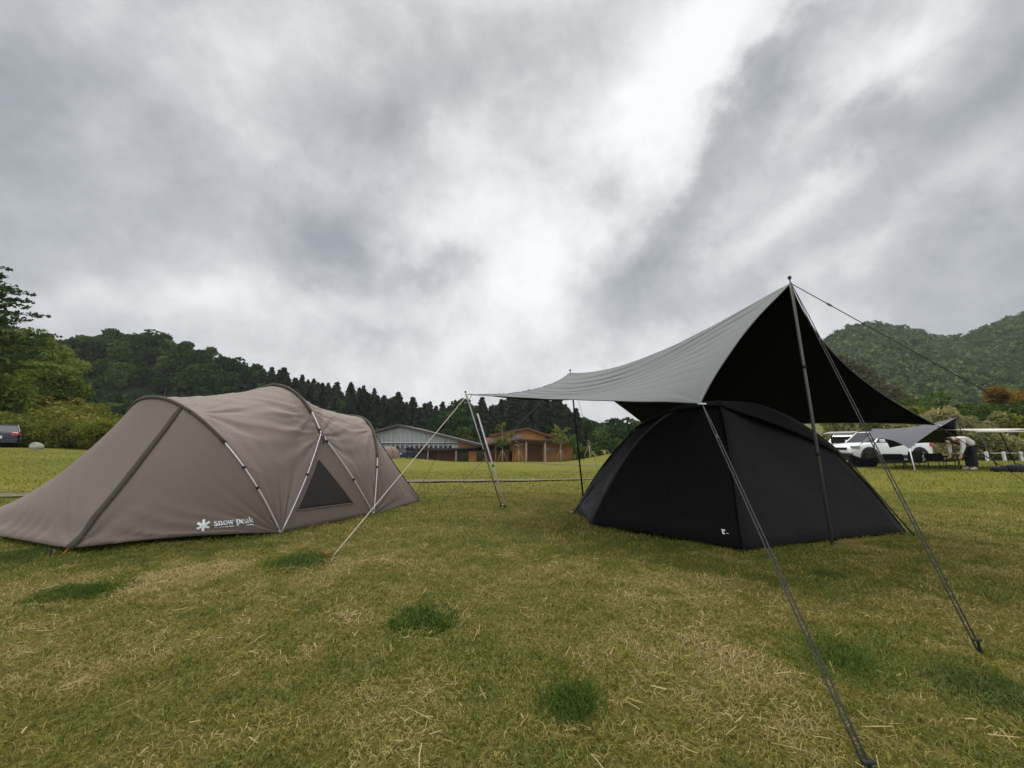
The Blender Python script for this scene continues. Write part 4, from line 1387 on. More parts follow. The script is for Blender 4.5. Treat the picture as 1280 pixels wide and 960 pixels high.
def near_slope():
    """bushy bank at the left edge"""
    base = [(-70, 520, 30), (-20, 505, 31), (30, 525, 30), (75, 535, 30), (112, 545, 30), (10, 470, 38), (55, 485, 38), (-45, 455, 40), (92, 505, 37), (25, 445, 45), (-20, 430, 46), (60, 455, 46), (124, 524, 35), (-100, 470, 36)]
    # bank terrain
    V = []
    xs = np.linspace(-75, -19, 36); ys = np.linspace(25, 60, 26)
    for x in xs:
        for y in ys:
            r = x / y
            t = sstep(25.5, 48, y) * sstep(-1.0, -1.35, r)
            V.append((x, y, .85 * float(sstep(-19, -24, x)) + 6.0 * float(t) + .5 * mnoise.noise(Vector((x * .2, y * .2, 3))) * float(t) - .25))
    o = mesh('bank', V, grid_faces(len(xs), len(ys)), mat('bank_soil', (0.07, 0.075, 0.02), 1.0, var=.5, scale=.8, detail=6, bump=.8, bscale=2, bdist=.3))
    o.data.flip_normals(); tag(o, kind='structure')
    green = [np_mesh('shrub', crown_broad(4.4, 2.9, 24, 380, .22, .02), 4) for k in range(2)]
    yell = [np_mesh('shrub', crown_broad(3.6, 2.4, 20, 360, .17, .02), 4) for k in range(2)]
    for me in green: me.materials.append(M['leaf_bank'])
    for me in yell: me.materials.append(M['leaf_yellow'])
    for i, (px, py, Y) in enumerate(base):
        q = P(px, py, Y)
        low = py > 500 and px > 20
        me = yell[i % 2] if low else green[i % 2]
        o = bpy.data.objects.new('shrub', me); COL.objects.link(o)
        s = 1.0 + .35 * rng.random()
        o.scale = (s, s, s * (.9 + .2 * rng.random())); o.rotation_euler = (0, 0, rng.random() * 6)
        o.location = (q.x, q.y, q.z - 2.7 * s)
        lab = 'yellow green bush at the foot of the left bank' if low else 'leafy green bush high on the left bank'
        tag(o, lab, 'bush', 'bushes on the left bank')
    for k in range(9):
        px = 66 + k * 9; q = P(px, 552 - .02 * k, 26.5 + rng.random() * 2)
        o = bpy.data.objects.new('shrub', yell[k % 2]); COL.objects.link(o)
        s = .42 + .25 * rng.random(); o.scale = (s * 1.2, s, s); o.rotation_euler = (0, 0, rng.random() * 6); o.location = (q.x, q.y, .75)
        tag(o, 'low straw coloured scrub along the bottom of the left bank', 'bush', 'scrub along the left bank')
    # layered tree at the left edge of the picture
    root = empty('layered_tree', (-40.1, 27.5, 1.0))
    MB().tube([(0, 0, -1), (.2, .1, 4), (.1, 0, 8), (.3, .1, 13.6)], [.32, .26, .17, .04], 10).build('trunk', M['bark'], root, True)
    mb = MB(); pts = []
    for lv in range(10):
        z = 6.0 + lv * .82; rad = 5.0 * (1 - (lv / 10.5) ** 1.6) + .5
        for b in range(6):
            a = b * 1.047 + lv * .7 + (rng.random() - .5) * .5
            rr = rad * (.75 + .35 * rng.random())
            e = Vector((rr * math.cos(a), rr * math.sin(a), z + .10 * rr + (rng.random() - .5) * .4))
            mb.tube([(.15, 0, z - .5), Vector((.15, 0, z - .5)).lerp(e, .5) + Vector((0, 0, .05)), e], [.07, .05, .012], 5)
            for k in range(8):
                f = .30 + .70 * (k / 7)
                c = Vector((0, 0, z - .4)).lerp(e, f)
                pts.append(blob(30, c + Vector(((rng.random() - .5) * .9, (rng.random() - .5) * .9, .05)), (.60, .60, .10)))
    mb.build('branches', M['bark'], root, True)
    me = np_mesh('crown', cards(np.concatenate(pts), .2, .75), 4)
    link('crown', me, M['leaf_dark'], root, False)
    tag(root, 'tall tree with flat layered branches cut by the left edge', 'tree')
    # pale boulder
    bm = bmesh.new(); bmesh.ops.create_icosphere(bm, subdivisions=3, radius=.28)
    for v in bm.verts:
        v.co *= 1 + .55 * mnoise.noise(v.co * 3.4); v.co.z *= .9
    me = bpy.data.meshes.new('boulder'); bm.to_mesh(me); bm.free()
    o = link('boulder', me, M['boulder'])
    q = P(45, 558, 24.0); o.location = (q.x, q.y, gzf(q.x, q.y) + .17)
    tag(o, 'grey boulder on the grass beside the dark parked car', 'boulder')


def right_hills():
    """far wooded hills; the wood on them reads as one mass"""
    TOPR = [(900, 500), (980, 470), (1045, 428), (1080, 414), (1120, 411), (1150, 417), (1195, 430), (1230, 426), (1280, 405), (1350, 385), (1500, 360), (1800, 350)]
    YF, YC = 150.0, 330.0
    rat = np.linspace(.5, 2.2, 80); ys = np.linspace(130, 520, 50)

    def zh(r, y):
        px = 640 + r * F
        ty = float(np.interp(px, [a for a, b in TOPR], [b for a, b in TOPR]))
        c = P(px, ty, YC).z - 5
        t = (y - YF) / (YC - YF)
        # spurs and gullies
        g = 9 * mnoise.noise(Vector((r * 5.0, y * .012, 2))) + 4 * mnoise.noise(Vector((r * 13, y * .03, 7)))
        if t < 1: return -2 + (c + 2) * (max(t, 0) ** 1.15) + g * max(0, min(1, t * 2)) * (1 - max(0, t)) ** .5
        return c - (c * .7) * float(sstep(1, 2.2, t))
    V = [(r * y, y, zh(r, y)) for r in rat for y in ys]
    o = mesh('hills', V, grid_faces(len(rat), len(ys)), mat('hill_floor', (0.03, 0.05, 0.025), 1, var=.4, scale=.05))
    o.data.flip_normals(); tag(o, kind='structure')
    proto = [crown_broad(8, 4.2, 9, 15, 1.35, .05) for k in range(6)]
    out = []
    for i in range(2300):
        px = 990 + 420 * rng.random(); r = (px - 640) / F
        y = 155 + (YC + 14 - 155) * rng.random() ** .75
        s = .9 + .8 * rng.random()
        a = rng.random() * 6.28; ca, sa = math.cos(a), math.sin(a)
        v = proto[int(rng.integers(6))] * s
        v = np.stack([v[..., 0] * ca - v[..., 1] * sa, v[..., 0] * sa + v[..., 1] * ca, v[..., 2]], -1)
        out.append(v + np.array([r * y, y, zh(r, y) - 1.0]))
    o = link('hill_forest', np_mesh('hill_forest', np.concatenate(out), 4), M['leaf_hill'], smooth=False)
    tag(o, 'dense green wood covering the far hills on the right', 'forest', kind='stuff')
    # nearer brownish spur running down behind the tarp
    RID = [(840, 562), (900, 540), (960, 500), (1010, 462), (1060, 448), (1085, 462), (1120, 488), (1160, 512), (1190, 527), (1230, 540), (1300, 548)]
    out = []; V = []
    rs = np.linspace(.45, 1.4, 50); yy = np.linspace(90, 150, 16)

    def zr(r, y):
        px = 640 + r * F
        c = max(-1.0, P(px, float(np.interp(px, [a for a, b in RID], [b for a, b in RID])), 120).z - 3)
        t = (y - 90) / 30
        return -1.5 + (c + 1.5) * float(sstep(0, 1, t)) if t < 1 else c - (c + 2) * float(sstep(1, 2, t))
    V = [(r * y, y, zr(r, y)) for r in rs for y in yy]
    o = mesh('spur', V, grid_faces(len(rs), len(yy)), mat('spur_floor', (0.05, 0.045, 0.025), 1, var=.4, scale=.1)); o.data.flip_normals(); tag(o, kind='structure')
    proto = [crown_broad(4.5, 2.3, 8, 22, .6, .05) for k in range(4)]
    for i in range(700):
        r = .55 + .8 * rng.random(); y = 95 + 30 * rng.random()
        out.append(proto[int(rng.integers(4))] * (.7 + .5 * rng.random()) + np.array([r * y, y, zr(r, y) - .8]))
    o = link('spur_scrub', np_mesh('spur_scrub', np.concatenate(out), 4), M['leaf_ridge'], smooth=False)
    tag(o, 'brownish scrub on the low spur sloping down behind the grey tarp', 'scrub', kind='stuff')


# ------------------------------------------------------------------ lodge
LY = 80.0


def Lp(px, py, Y=LY): return P(px, py, Y)


def slab(mb, pts, depth, back=0.0, mi=0):
    """polygon in the XZ plane given depth along +Y"""
    k = len(pts)
    f = [Vector((p.x, p.y + back, p.z)) for p in pts]; b = [q + Vector((0, depth, 0)) for q in f]
    mb.add(f + b, [tuple(range(k)), tuple(range(2 * k - 1, k - 1, -1))] + [(i, i + k, (i + 1) % k + k, (i + 1) % k) for i in range(k)], mi)
    return mb


def hbox(x0, x1, y0, y1, d0, d1, mb=None):
    """box from photo pixels at the lodge distance, d = depth behind the front plane"""
    a = Lp(x0, y1); b = Lp(x1, y0)
    mb = mb or MB()
    mb.box(((a.x + b.x) / 2, LY + (d0 + d1) / 2, (a.z + b.z) / 2), (b.x - a.x, d1 - d0, b.z - a.z))
    return mb


def lodge():
    zg = gzf(0, 79)
    # ---- hall with the glazed gable
    h = empty('glass_hall', (Lp(510, 577).x, LY, zg)); rl = h.location.copy()

    def fin(mb, name, m, par=h, r=rl, sm=False):
        mb.v = [v - r for v in mb.v]
        return mb.build(name, m, par, sm)
    # roof: two slopes
    roof = MB()
    pk = Lp(500, 530.5); le = Lp(395, 558); re = Lp(606, 556.5)
    th = Vector((0, 0, -.45))
    slab(roof, [le, le + th, pk + th, pk], 26, -1.6)
    slab(roof, [pk, pk + th, re + th, re], 26, -1.6)
    fin(roof, 'roof', M['roof_dark'])
    # body behind glazing
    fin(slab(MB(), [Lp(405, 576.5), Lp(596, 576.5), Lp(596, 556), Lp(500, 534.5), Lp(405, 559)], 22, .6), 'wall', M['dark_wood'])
    gl = [Lp(415, 560.5), Lp(572, 560.5), Lp(572, 551), Lp(500, 534), Lp(415, 556)]
    fin(slab(MB(), gl, .12, .35), 'glazing', M['hall_glass'])
    fr = MB()
    for k in range(27):
        x = 416 + k * 6.0
        if x > 572: break
        top = np.interp(x, [415, 500, 572], [556, 534, 551])
        a = Lp(x, 560.5); b = Lp(x, top)
        fr.box((a.x, LY + .28, (a.z + b.z) / 2), (.10, .14, b.z - a.z))
    a = Lp(415, 553.3); b = Lp(572, 553.3)
    fr.box(((a.x + b.x) / 2, LY + .24, a.z), (b.x - a.x, .16, .14))
    for x0, y0, x1, y1 in ((415, 556, 500, 534.3), (500, 534.3, 572, 551.2)):
        fr.tube([Lp(x0, y0) + Vector((0, .22, 0)), Lp(x1, y1) + Vector((0, .22, 0))], .09, 4)
    fin(fr, 'mullion_frame', M['white_frame'])
    band = hbox(415, 572, 554, 555.2, .1, .2); fin(band, 'dark_band', M['roof_dark'])
    # chairs / sills seen as dark blocks behind the lower row
    blk = MB()
    for k in range(13):
        x = 488 + k * 6; hbox(x, x + 4.2, 557.2, 560, .30, .345, blk)
    fin(blk, 'window_blocks', M['dark_wood'])
    fin(slab(MB(), [Lp(571, 560), Lp(597, 557.5), Lp(597, 554.5), Lp(571, 548.8)], .3, .25), 'gable_board', M['orange_wood'])
    # veranda roof
    v = MB()
    slab(v, [Lp(400, 560.6), Lp(400, 563.5), Lp(560, 563.0), Lp(612, 558.5), Lp(612, 556.6), Lp(570, 560)], 3.4, -3.2)
    fin(v, 'veranda_roof', M['dark_wood'])
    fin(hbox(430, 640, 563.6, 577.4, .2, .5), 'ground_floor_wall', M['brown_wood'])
    for (x0, x1) in ((524, 535), (463, 476), (575, 585)):
        w = fin(hbox(x0, x1, 566, 576.5, .05, .18), 'window', M['glass' if x0 != 575 else 'glass_dark'])
        fr2 = MB(); hbox(x0 - .4, x0, 565.6, 576.8, -.02, .2, fr2); hbox(x1, x1 + .4, 565.6, 576.8, -.02, .2, fr2); hbox(x0, x1, 565.4, 566, -.02, .2, fr2)
        fin(fr2, 'window_frame', M['dark_wood'])
    for x in (519, 538.5, 572.5):
        fin(hbox(x - .8, x + .8, 563.2, 577.4, -2.9, -2.6), 'column', M['pale_wood'])
    fin(hbox(586, 596, 564, 577.2, -.6, .1), 'porch_wall', M['orange_wood'])
    fin(hbox(596.5, 604, 564, 577.2, -.05, .15), 'doorway', M['glass_dark'])
    tag(h, 'long hall with a glazed gable front and dark shallow roof', 'building')

    # ---- wooden lodge
    g = empty('wooden_lodge', (Lp(675, 577).x, LY, zg)); r2 = g.location.copy()
    f2 = lambda mb, name, m: fin(mb, name, m, g, r2)
    roof = MB(); pk = Lp(659, 534.6); le = Lp(612, 543.5); re = Lp(712, 552)
    th = Vector((0, 0, -.35))
    slab(roof, [le, le + th, pk + th, pk], 14, -1.2); slab(roof, [pk, pk + th, re + th, re], 14, -1.2)
    f2(roof, 'roof', M['brown_wood'])
    f2(slab(MB(), [Lp(606, 556), Lp(704, 552), Lp(704, 550.5), Lp(659, 537), Lp(615, 545.4), Lp(606, 548)], 12, .3), 'upper_wall', M['orange_wood'])
    for (x0, x1, y0, y1) in ((638, 643.5, 544, 548.3), (644.5, 651.5, 543.3, 548.3), (682, 686, 546, 549), (611, 617, 548.5, 552.4), (618, 625, 548.3, 552.2), (626, 633, 548, 552)):
        f2(hbox(x0, x1, y0, y1, .15, .28), 'window', M['glass_dark'])
    pr = MB()
    slab(pr, [Lp(598, 556.8), Lp(598, 558.8), Lp(650, 551.8), Lp(722, 554.5), Lp(722, 552.6), Lp(650, 549.2)], 5, -4.2)
    f2(pr, 'porch_roof', M['dark_wood'])
    f2(hbox(637, 716, 552.5, 577.6, .2, 7), 'lower_wall', M['orange_wood'])
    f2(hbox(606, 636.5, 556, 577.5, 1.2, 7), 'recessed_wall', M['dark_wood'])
    for x in (619.5, 607): f2(hbox(x - .9, x + .9, 556.5, 577.4, -.4, .3), 'porch_post', M['orange_wood'])
    for x in (657, 679.5): f2(hbox(x - .9, x + .9, 551.8, 577.4, -3.9, -3.6), 'column', M['pale_wood'])
    f2(hbox(658, 678, 555, 577.2, .1, .19), 'shutter_panel', M['brown_wood'])
    for x0 in (682.5, 688.5):
        w = f2(hbox(x0, x0 + 4.6, 560, 563.4, .08, .19), 'window', M['glass'])
    f2(hbox(628, 636, 562, 577.4, .9, 1.1), 'doorway', M['glass_dark'])
    tag(g, 'low orange timber lodge with a gable roof and posts along its porch', 'building')


def young_tree(px, py, H, w, n, stakes, lab, Y=72, lm='leaf_young', bare=False):
    b = P(px, py, Y); b.z = gzf(b.x, b.y)
    o = empty('young_tree', b)
    MB().tube([(0, 0, 0), (.05, 0, H * .4), (-.04, .03, H * .7), (.02, 0, H * .95)], [.10, .08, .05, .02], 7).build('trunk', M['bark_pale'], o, True)
    mb = MB(); pts = []
    for k in range(18):
        z = H * (.38 + .55 * rng.random()); a = rng.random() * 6.28; rr = w * (.5 + .5 * rng.random()) * (1.15 - abs(z / H - .6))
        e = Vector((rr * math.cos(a), rr * math.sin(a), z + rr * .55))
        mb.tube([(0, 0, z), e * .5 + Vector((0, 0, z * .5 + .05)), e], [.035, .025, .01], 4)
        for q in range(n):
            pts.append(blob(9, Vector((0, 0, z)).lerp(e, .45 + .6 * rng.random()), (.35, .35, .3)))
    mb.build('branches', M['bark_pale'], o, True)
    if n:
        link('crown', np_mesh('crown', cards(np.concatenate(pts), .30, .2), 4), M[lm], o, False)
    for k in range(stakes):
        a = 2.6 + k * 2 * math.pi / max(stakes, 1) * 1.0
        MB().tube([(1.15 * math.cos(a), 1.15 * math.sin(a), 0), (0.03 * math.cos(a), .03 * math.sin(a), 2.1)], .045, 6).build('stake', M['bamboo'], o, True)
    tag(o, lab, 'tree', 'young staked trees by the lodge')


def lodge_front():
    young_tree(628, 577.5, 6.6, 1.7, 7, 3, 'young leafy tree with yellow green crown left of the lodge porch')
    young_tree(648.5, 577, 3.6, 1.1, 0, 3, 'bare young tree propped by stakes in front of the lodge wall')
    young_tree(701, 577, 6.2, 2.0, 4, 3, 'young thin crowned tree at the right end of the lodge')
    young_tree(737, 575, 3.2, .6, 0, 3, 'bare young trunk with splayed stakes right of the lodge')
    young_tree(1046, 566, 3.6, .6, 1, 3, 'slim staked sapling behind the silver hatchback', Y=27)
    young_tree(1056, 566, 3.8, .6, 1, 3, 'second staked sapling, just right of the slim one by the hatchback', Y=30)
    # low shrubs right of the lodge
    me = np_mesh('shrub', crown_broad(1.9, 1.4, 9, 60, .26, .02), 4); me.materials.append(M['leaf_mid'])
    for k, px in enumerate((716, 724, 733, 742, 751, 760, 770)):
        b = P(px, 575, 74); o = bpy.data.objects.new('shrub', me); COL.objects.link(o)
        o.location = (b.x, b.y, gzf(b.x, b.y)); s = .8 + .7 * rng.random(); o.scale = (s, s, s * (1.9 if k == 0 else .8)); o.rotation_euler = (0, 0, k)
        tag(o, 'low green shrub in the row right of the lodge', 'bush', 'shrubs right of the lodge')
    # tan dome tent far off
    t = empty('dome_tent', (P(485, 577, 62).x, 62, gzf(-19, 62)))
    g = []
    for i in range(20):
        a = i / 19 * math.pi / 2
        for j in range(33):
            b = j / 32 * 2 * math.pi
            r = math.cos(a) ** .8
            g.append((1.75 * r * math.cos(b), 1.5 * r * math.sin(b), 1.75 * math.sin(a)))
    mesh('fly', g, grid_faces(20, 33), M['tan_fabric'], t)
    for b in (-.9, -2.2):
        MB().tube([(1.77 * math.cos(a) ** .8 * math.cos(b), 1.52 * math.cos(a) ** .8 * math.sin(b), 1.77 * math.sin(a)) for a in np.linspace(0, 1.57, 14)], .03, 5).build('pole_sleeve', M['tent_sleeve'], t)
    tag(t, 'small tan dome tent far off beside the dark blue van', 'tent')


# ------------------------------------------------------------------ vehicles (front towards local +x)
def car(name, loc, rz, L, W, H, paint, label, clad=True, hood=1.0, tail_open=False, boxy=0.0):
    o = empty(name, loc, rz)
    hw = W / 2
    zb = .22; belt = H * .62
    # stations: x, top of lower body, half width
    xs = [L / 2, L / 2 - .06, L / 2 - .35, L / 2 - .9, L / 2 - 1.25, 0, -L / 2 + .7, -L / 2 + .25, -L / 2 + .05, -L / 2]
    tops = [H * .40, H * .50, H * .57, H * .615, belt + .01, belt + .02, belt + .06, belt + .06, belt + .0, H * .5]
    wid = [.80, .90, .97, 1, 1, 1, 1, .98, .93, .86]
    V, Fc = [], []
    for x, zt, w in zip(xs, tops, wid):
        ww = hw * w
        sec = [(0, zb), (ww * .90, zb), (ww * .985, zb + .12), (ww, zb + .30), (ww, zt - .22), (ww * .985, zt - .07), (ww * .93, zt - .01), (ww * .5, zt + .015), (0, zt + .02)]
        for y, z in sec: V.append((x, y, z))
        for y, z in sec[1:-1][::-1]: V.append((x, -y, z))
    k = 16
    for i in range(len(xs) - 1):
        for j in range(k):
            Fc.append((i * k + j, i * k + (j + 1) % k, (i + 1) * k + (j + 1) % k, (i + 1) * k + j))
    Fc.append(tuple(range(k))[::-1]); Fc.append(tuple((len(xs) - 1) * k + j for j in range(k)))
    body = mesh('body', V, Fc, paint, o)
    # cabin: dark glass block with painted roof and pillars
    cx = [L / 2 - 1.15, L / 2 - 1.75 + .1 * boxy, -L / 2 + .75 - .3 * boxy, -L / 2 + .18]
    cz = [belt + .0, H - .05, H - .07, belt + .05]
    V, Fc = [], []

    def cab(scale, dz, x_in):
        V = []
        n = 14
        for t in np.linspace(0, 1, n):
            # side outline front base -> roof -> rear base
            q = np.interp(t, [0, .25, .75, 1], [0, 1, 2, 3])
            i = min(int(q), 2); f = q - i
            x = cx[i] * (1 - f) + cx[i + 1] * f; z = cz[i] * (1 - f) + cz[i + 1] * f
            if i == 1: z += .05 * math.sin(math.pi * f)
            kk = (z - belt) / (H - belt)
            y = hw * (.93 - .16 * kk) * scale
            V.append((x, y, z + dz, belt - .02))
        return V
    S = cab(1, 0, 0)
    V = []
    for x, y, z, b in S:
        V += [(x, y, z), (x, -y, z), (x, hw * .93, b), (x, -hw * .93, b)]
    Fc = []
    for i in range(len(S) - 1):
        a = 4 * i; b = a + 4
        Fc += [(a, b, b + 1, a + 1), (a, a + 2, b + 2, b), (a + 1, b + 1, b + 3, a + 3)]
    mesh('windows', V, Fc, M['glass_dark'], o, False)
    rf = MB()
    Rr = [s for s in S if s[2] > H - .22]
    v = []
    for x, y, z, b in Rr: v += [(x, y * 1.02, z + .015), (x, -y * 1.02, z + .015), (x, y * 1.03, z - .07), (x, -y * 1.03, z - .07)]
    f = []
    for i in range(len(Rr) - 1):
        a = 4 * i; b = a + 4
        f += [(a, b, b + 1, a + 1), (a, a + 2, b + 2, b), (a + 1, b + 1, b + 3, a + 3)]
    mesh('roof', v, f, paint, o)
    for sy in (-1, 1):
        for (xa, za, xb, zb_) in ((cx[0], cz[0], cx[1], cz[1]), (0.0 * L, belt, -.05, H - .06), (cx[3], cz[3], cx[2], cz[2]), (-L * .25, belt, -L * .26, H - .07)):
            y0 = hw * .94; y1 = hw * .79
            MB().tube([(xa, sy * y0, za), (xb, sy * y1, zb_)], .035 if xa != 0 else .03, 6).build('pillar', paint if xa in (cx[0], cx[3]) else M['plastic_black'], o)
    wb = L * .31
    wr = .34 if H > 1.5 else .31
    for sx in (wb, -wb):
        for sy in (-1, 1):
            if clad is not None:
                aw = MB(); n = 16
                pts = []
                for i in range(n + 1):
                    a = math.pi * (-.08 + 1.16 * i / n)
                    pts.append((math.cos(a), math.sin(a)))
                v = []
                for (c, s) in pts: v += [(sx + c * (wr + .03), sy * (hw + .012), wr + s * (wr + .03)), (sx + c * (wr + .115), sy * (hw + .012), wr + s * (wr + .115)), (sx + c * (wr + .115), sy * (hw - .10), wr + s * (wr + .115)), (sx + c * (wr + .03), sy * (hw - .1), wr + s * (wr + .03))]
                f = []
                for i in range(n):
                    a = 4 * i; b = a + 4
                    for q in range(4): f.append((a + q, a + (q + 1) % 4, b + (q + 1) % 4, b + q))
                aw.add(v, f)
                aw.build('wheel_arch', M['plastic_black'] if clad else paint, o)
            # dark well disc
            MB().lathe([(0.001, 0), (wr + .035, 0), (wr + .035, -.05), (.001, -.05)], (sx, sy * (hw + .004) - (0 if sy > 0 else -.05), wr), 'Y', 24).build('wheel_well', M['plastic_black'], o)
            w = empty_part = MB().lathe([(wr * .62, -.10), (wr * .93, -.11), (wr, -.07), (wr, .07), (wr * .93, .11), (wr * .62, .10)], (sx, sy * (hw - .03), wr), 'Y', 28).build('wheel', M['tyre'], o, True)
            rm = MB()
            yy = sy * (hw + .055)
            rm.lathe([(wr * .64, -.02), (wr * .64, .02), (wr * .56, .02), (wr * .56, -.02), (wr * .64, -.02)], (sx, yy, wr), 'Y', 24)
            rm.lathe([(.001, .02), (.06, .02), (.06, -.02), (.001, -.02)], (sx, yy, wr), 'Y', 12)
            for q in range(5):
                a = q * 1.2566 + .3
                rm.tube([(sx + .05 * math.cos(a), yy, wr + .05 * math.sin(a)), (sx + wr * .58 * math.cos(a), yy, wr + wr * .58 * math.sin(a))], [.035, .028], 6)
            rm.build('rim', M['rim'], w)
    # bumpers, lights, plates, mirrors
    if clad:
        for sy in (-1, 1): MB().box((0, sy * (hw + .004), zb + .10), (wb * 2 - 2 * wr - .2, .04, .16)).build('sill_cladding', M['plastic_black'], o)
        MB().box((L / 2 - .10, 0, zb + .12), (.24, W * .84, .22)).build('front_bumper', M['plastic_black'], o)
        MB().box((-L / 2 + .09, 0, zb + .14), (.22, W * .88, .26)).build('rear_bumper', M['plastic_black'], o)
    else:
        bevel(MB().box((-L / 2 + .05, 0, zb + .20), (.22, W * .94, .30)).build('rear_bumper', paint, o), .05)
        bevel(MB().box((L / 2 - .07, 0, zb + .18), (.2, W * .88, .28)).build('front_bumper', paint, o), .05)
    for sy in (-1, 1):
        bevel(MB().box((L / 2 - .20, sy * hw * .80, H * .49), (.34, .30, .13), -sy * .35).build('headlight', M['clear_lamp'], o), .03)
        bevel(MB().box((-L / 2 + .10, sy * hw * .80, H * .56), (.26, .34, .16), sy * .2).build('taillight', M['red_lamp'], o), .03)
        bevel(MB().box((L / 2 - 1.42, sy * (hw + .09), belt + .10), (.12, .20, .14)).build('mirror', paint, o), .03)
        MB().box((-.25 * L * .3, sy * (hw + .006), belt - .12), (.16, .03, .03)).box((-.25 * L, sy * (hw + .006), belt - .12), (.16, .03, .03)).build('door_handles', M['chrome'], o)
    MB().box((L / 2 - .01, 0, H * .44), (.06, W * .5, .12)).build('grille', M['plastic_black'], o)
    MB().box((-L / 2 - .02, 0, H * .43), (.03, .33, .165)).build('number_plate', M['plate'], o)
    if tail_open:
        tg = MB()
        tg.box((-L / 2 - .28, 0, H + .05), (1.05, W * .78, .06), rot=Matrix.Rotation(R(-6), 3, 'Y'))
        bevel(tg.build('tailgate', paint, o), .02)
        MB().box((-L / 2 + .2, 0, H * .72), (.3, W * .74, .5)).build('boot_interior', M['plastic_black'], o)
    tag(o, label, 'car', 'parked cars')
    return o


# ------------------------------------------------------------------ camp at the right
def fold_chair(loc, rz, m, label, high=False, group='camp chairs'):
    o = empty('camp_chair', loc, rz)
    s = .42
    leg = MB()
    for sy in (-1, 1):
        MB().tube([(-.28, sy * .3, 0), (.26, sy * .28, .40)], .013, 6).build('leg', M['pole_black'], o)
        MB().tube([(.28, sy * .3, 0), (-.26, sy * .28, .40), (-.40, sy * .28, .82)], .013, 6).build('leg', M['pole_black'], o)
        MB().tube([(.24, sy * .31, .55), (-.30, sy * .31, .56)], .018, 6).build('armrest', M['pole_black'], o)
    v = []
    for i in range(7):
        for j in range(7):
            u, w = i / 6, j / 6 * 2 - 1
            v.append((.26 - .52 * u, w * .27, .40 - .07 * math.sin(math.pi * u) * (1 - w * w) - .03 * u))
    solid(mesh('seat', v, grid_faces(7, 7), m, o), .012)
    v = []
    for i in range(7):
        for j in range(7):
            u, w = i / 6, j / 6 * 2 - 1
            v.append((-.25 - .16 * u - .04 * (1 - w * w), w * .29, .36 + .50 * u))
    solid(mesh('backrest', v, grid_faces(7, 7), m, o), .012)
    o.scale = (.76, .76, .74)
    tag(o, label, 'chair', group)
    return o


def camp_table(loc, rz, L, W, H, label, m):
    o = empty('camp_table', loc, rz)
    bevel(MB().box((0, 0, H), (L, W, .03)).build('table_top', m, o), .008)
    for sx in (-1, 1):
        for sy in (-1, 1):
            MB().tube([(sx * (L / 2 - .05), sy * (W / 2 - .05), 0), (sx * (L / 2 - .10), sy * (W / 2 - .06), H - .01)], .014, 6).build('leg', M['pole_black'], o)
        MB().tube([(sx * (L / 2 - .07), -W / 2 + .06, H * .3), (sx * (L / 2 - .07), W / 2 - .06, H * .3)], .01, 6).build('crossbar', M['pole_black'], o)
    tag(o, label, 'table', 'camp tables')
    return o


def skin(name, V, E, rad, m, parent, sub=2, root=0):
    me = bpy.data.meshes.new(name); me.from_pydata([tuple(v) for v in V], E, [])
    o = bpy.data.objects.new(name, me); COL.objects.link(o)
    sm = o.modifiers.new('skin', 'SKIN'); sm.use_smooth_shade = True
    for i, r in enumerate(rad):
        d = me.skin_vertices[0].data[i]; d.radius = r if isinstance(r, tuple) else (r, r); d.use_root = (i == root)
    s = o.modifiers.new('sub', 'SUBSURF'); s.levels = sub; s.render_levels = sub
    dg = bpy.context.evaluated_depsgraph_get()
    me2 = bpy.data.meshes.new_from_object(o.evaluated_get(dg))
    bpy.data.objects.remove(o); bpy.data.meshes.remove(me)
    me2.name = name; me2.materials.clear()
    return link(name, me2, m, parent, True)


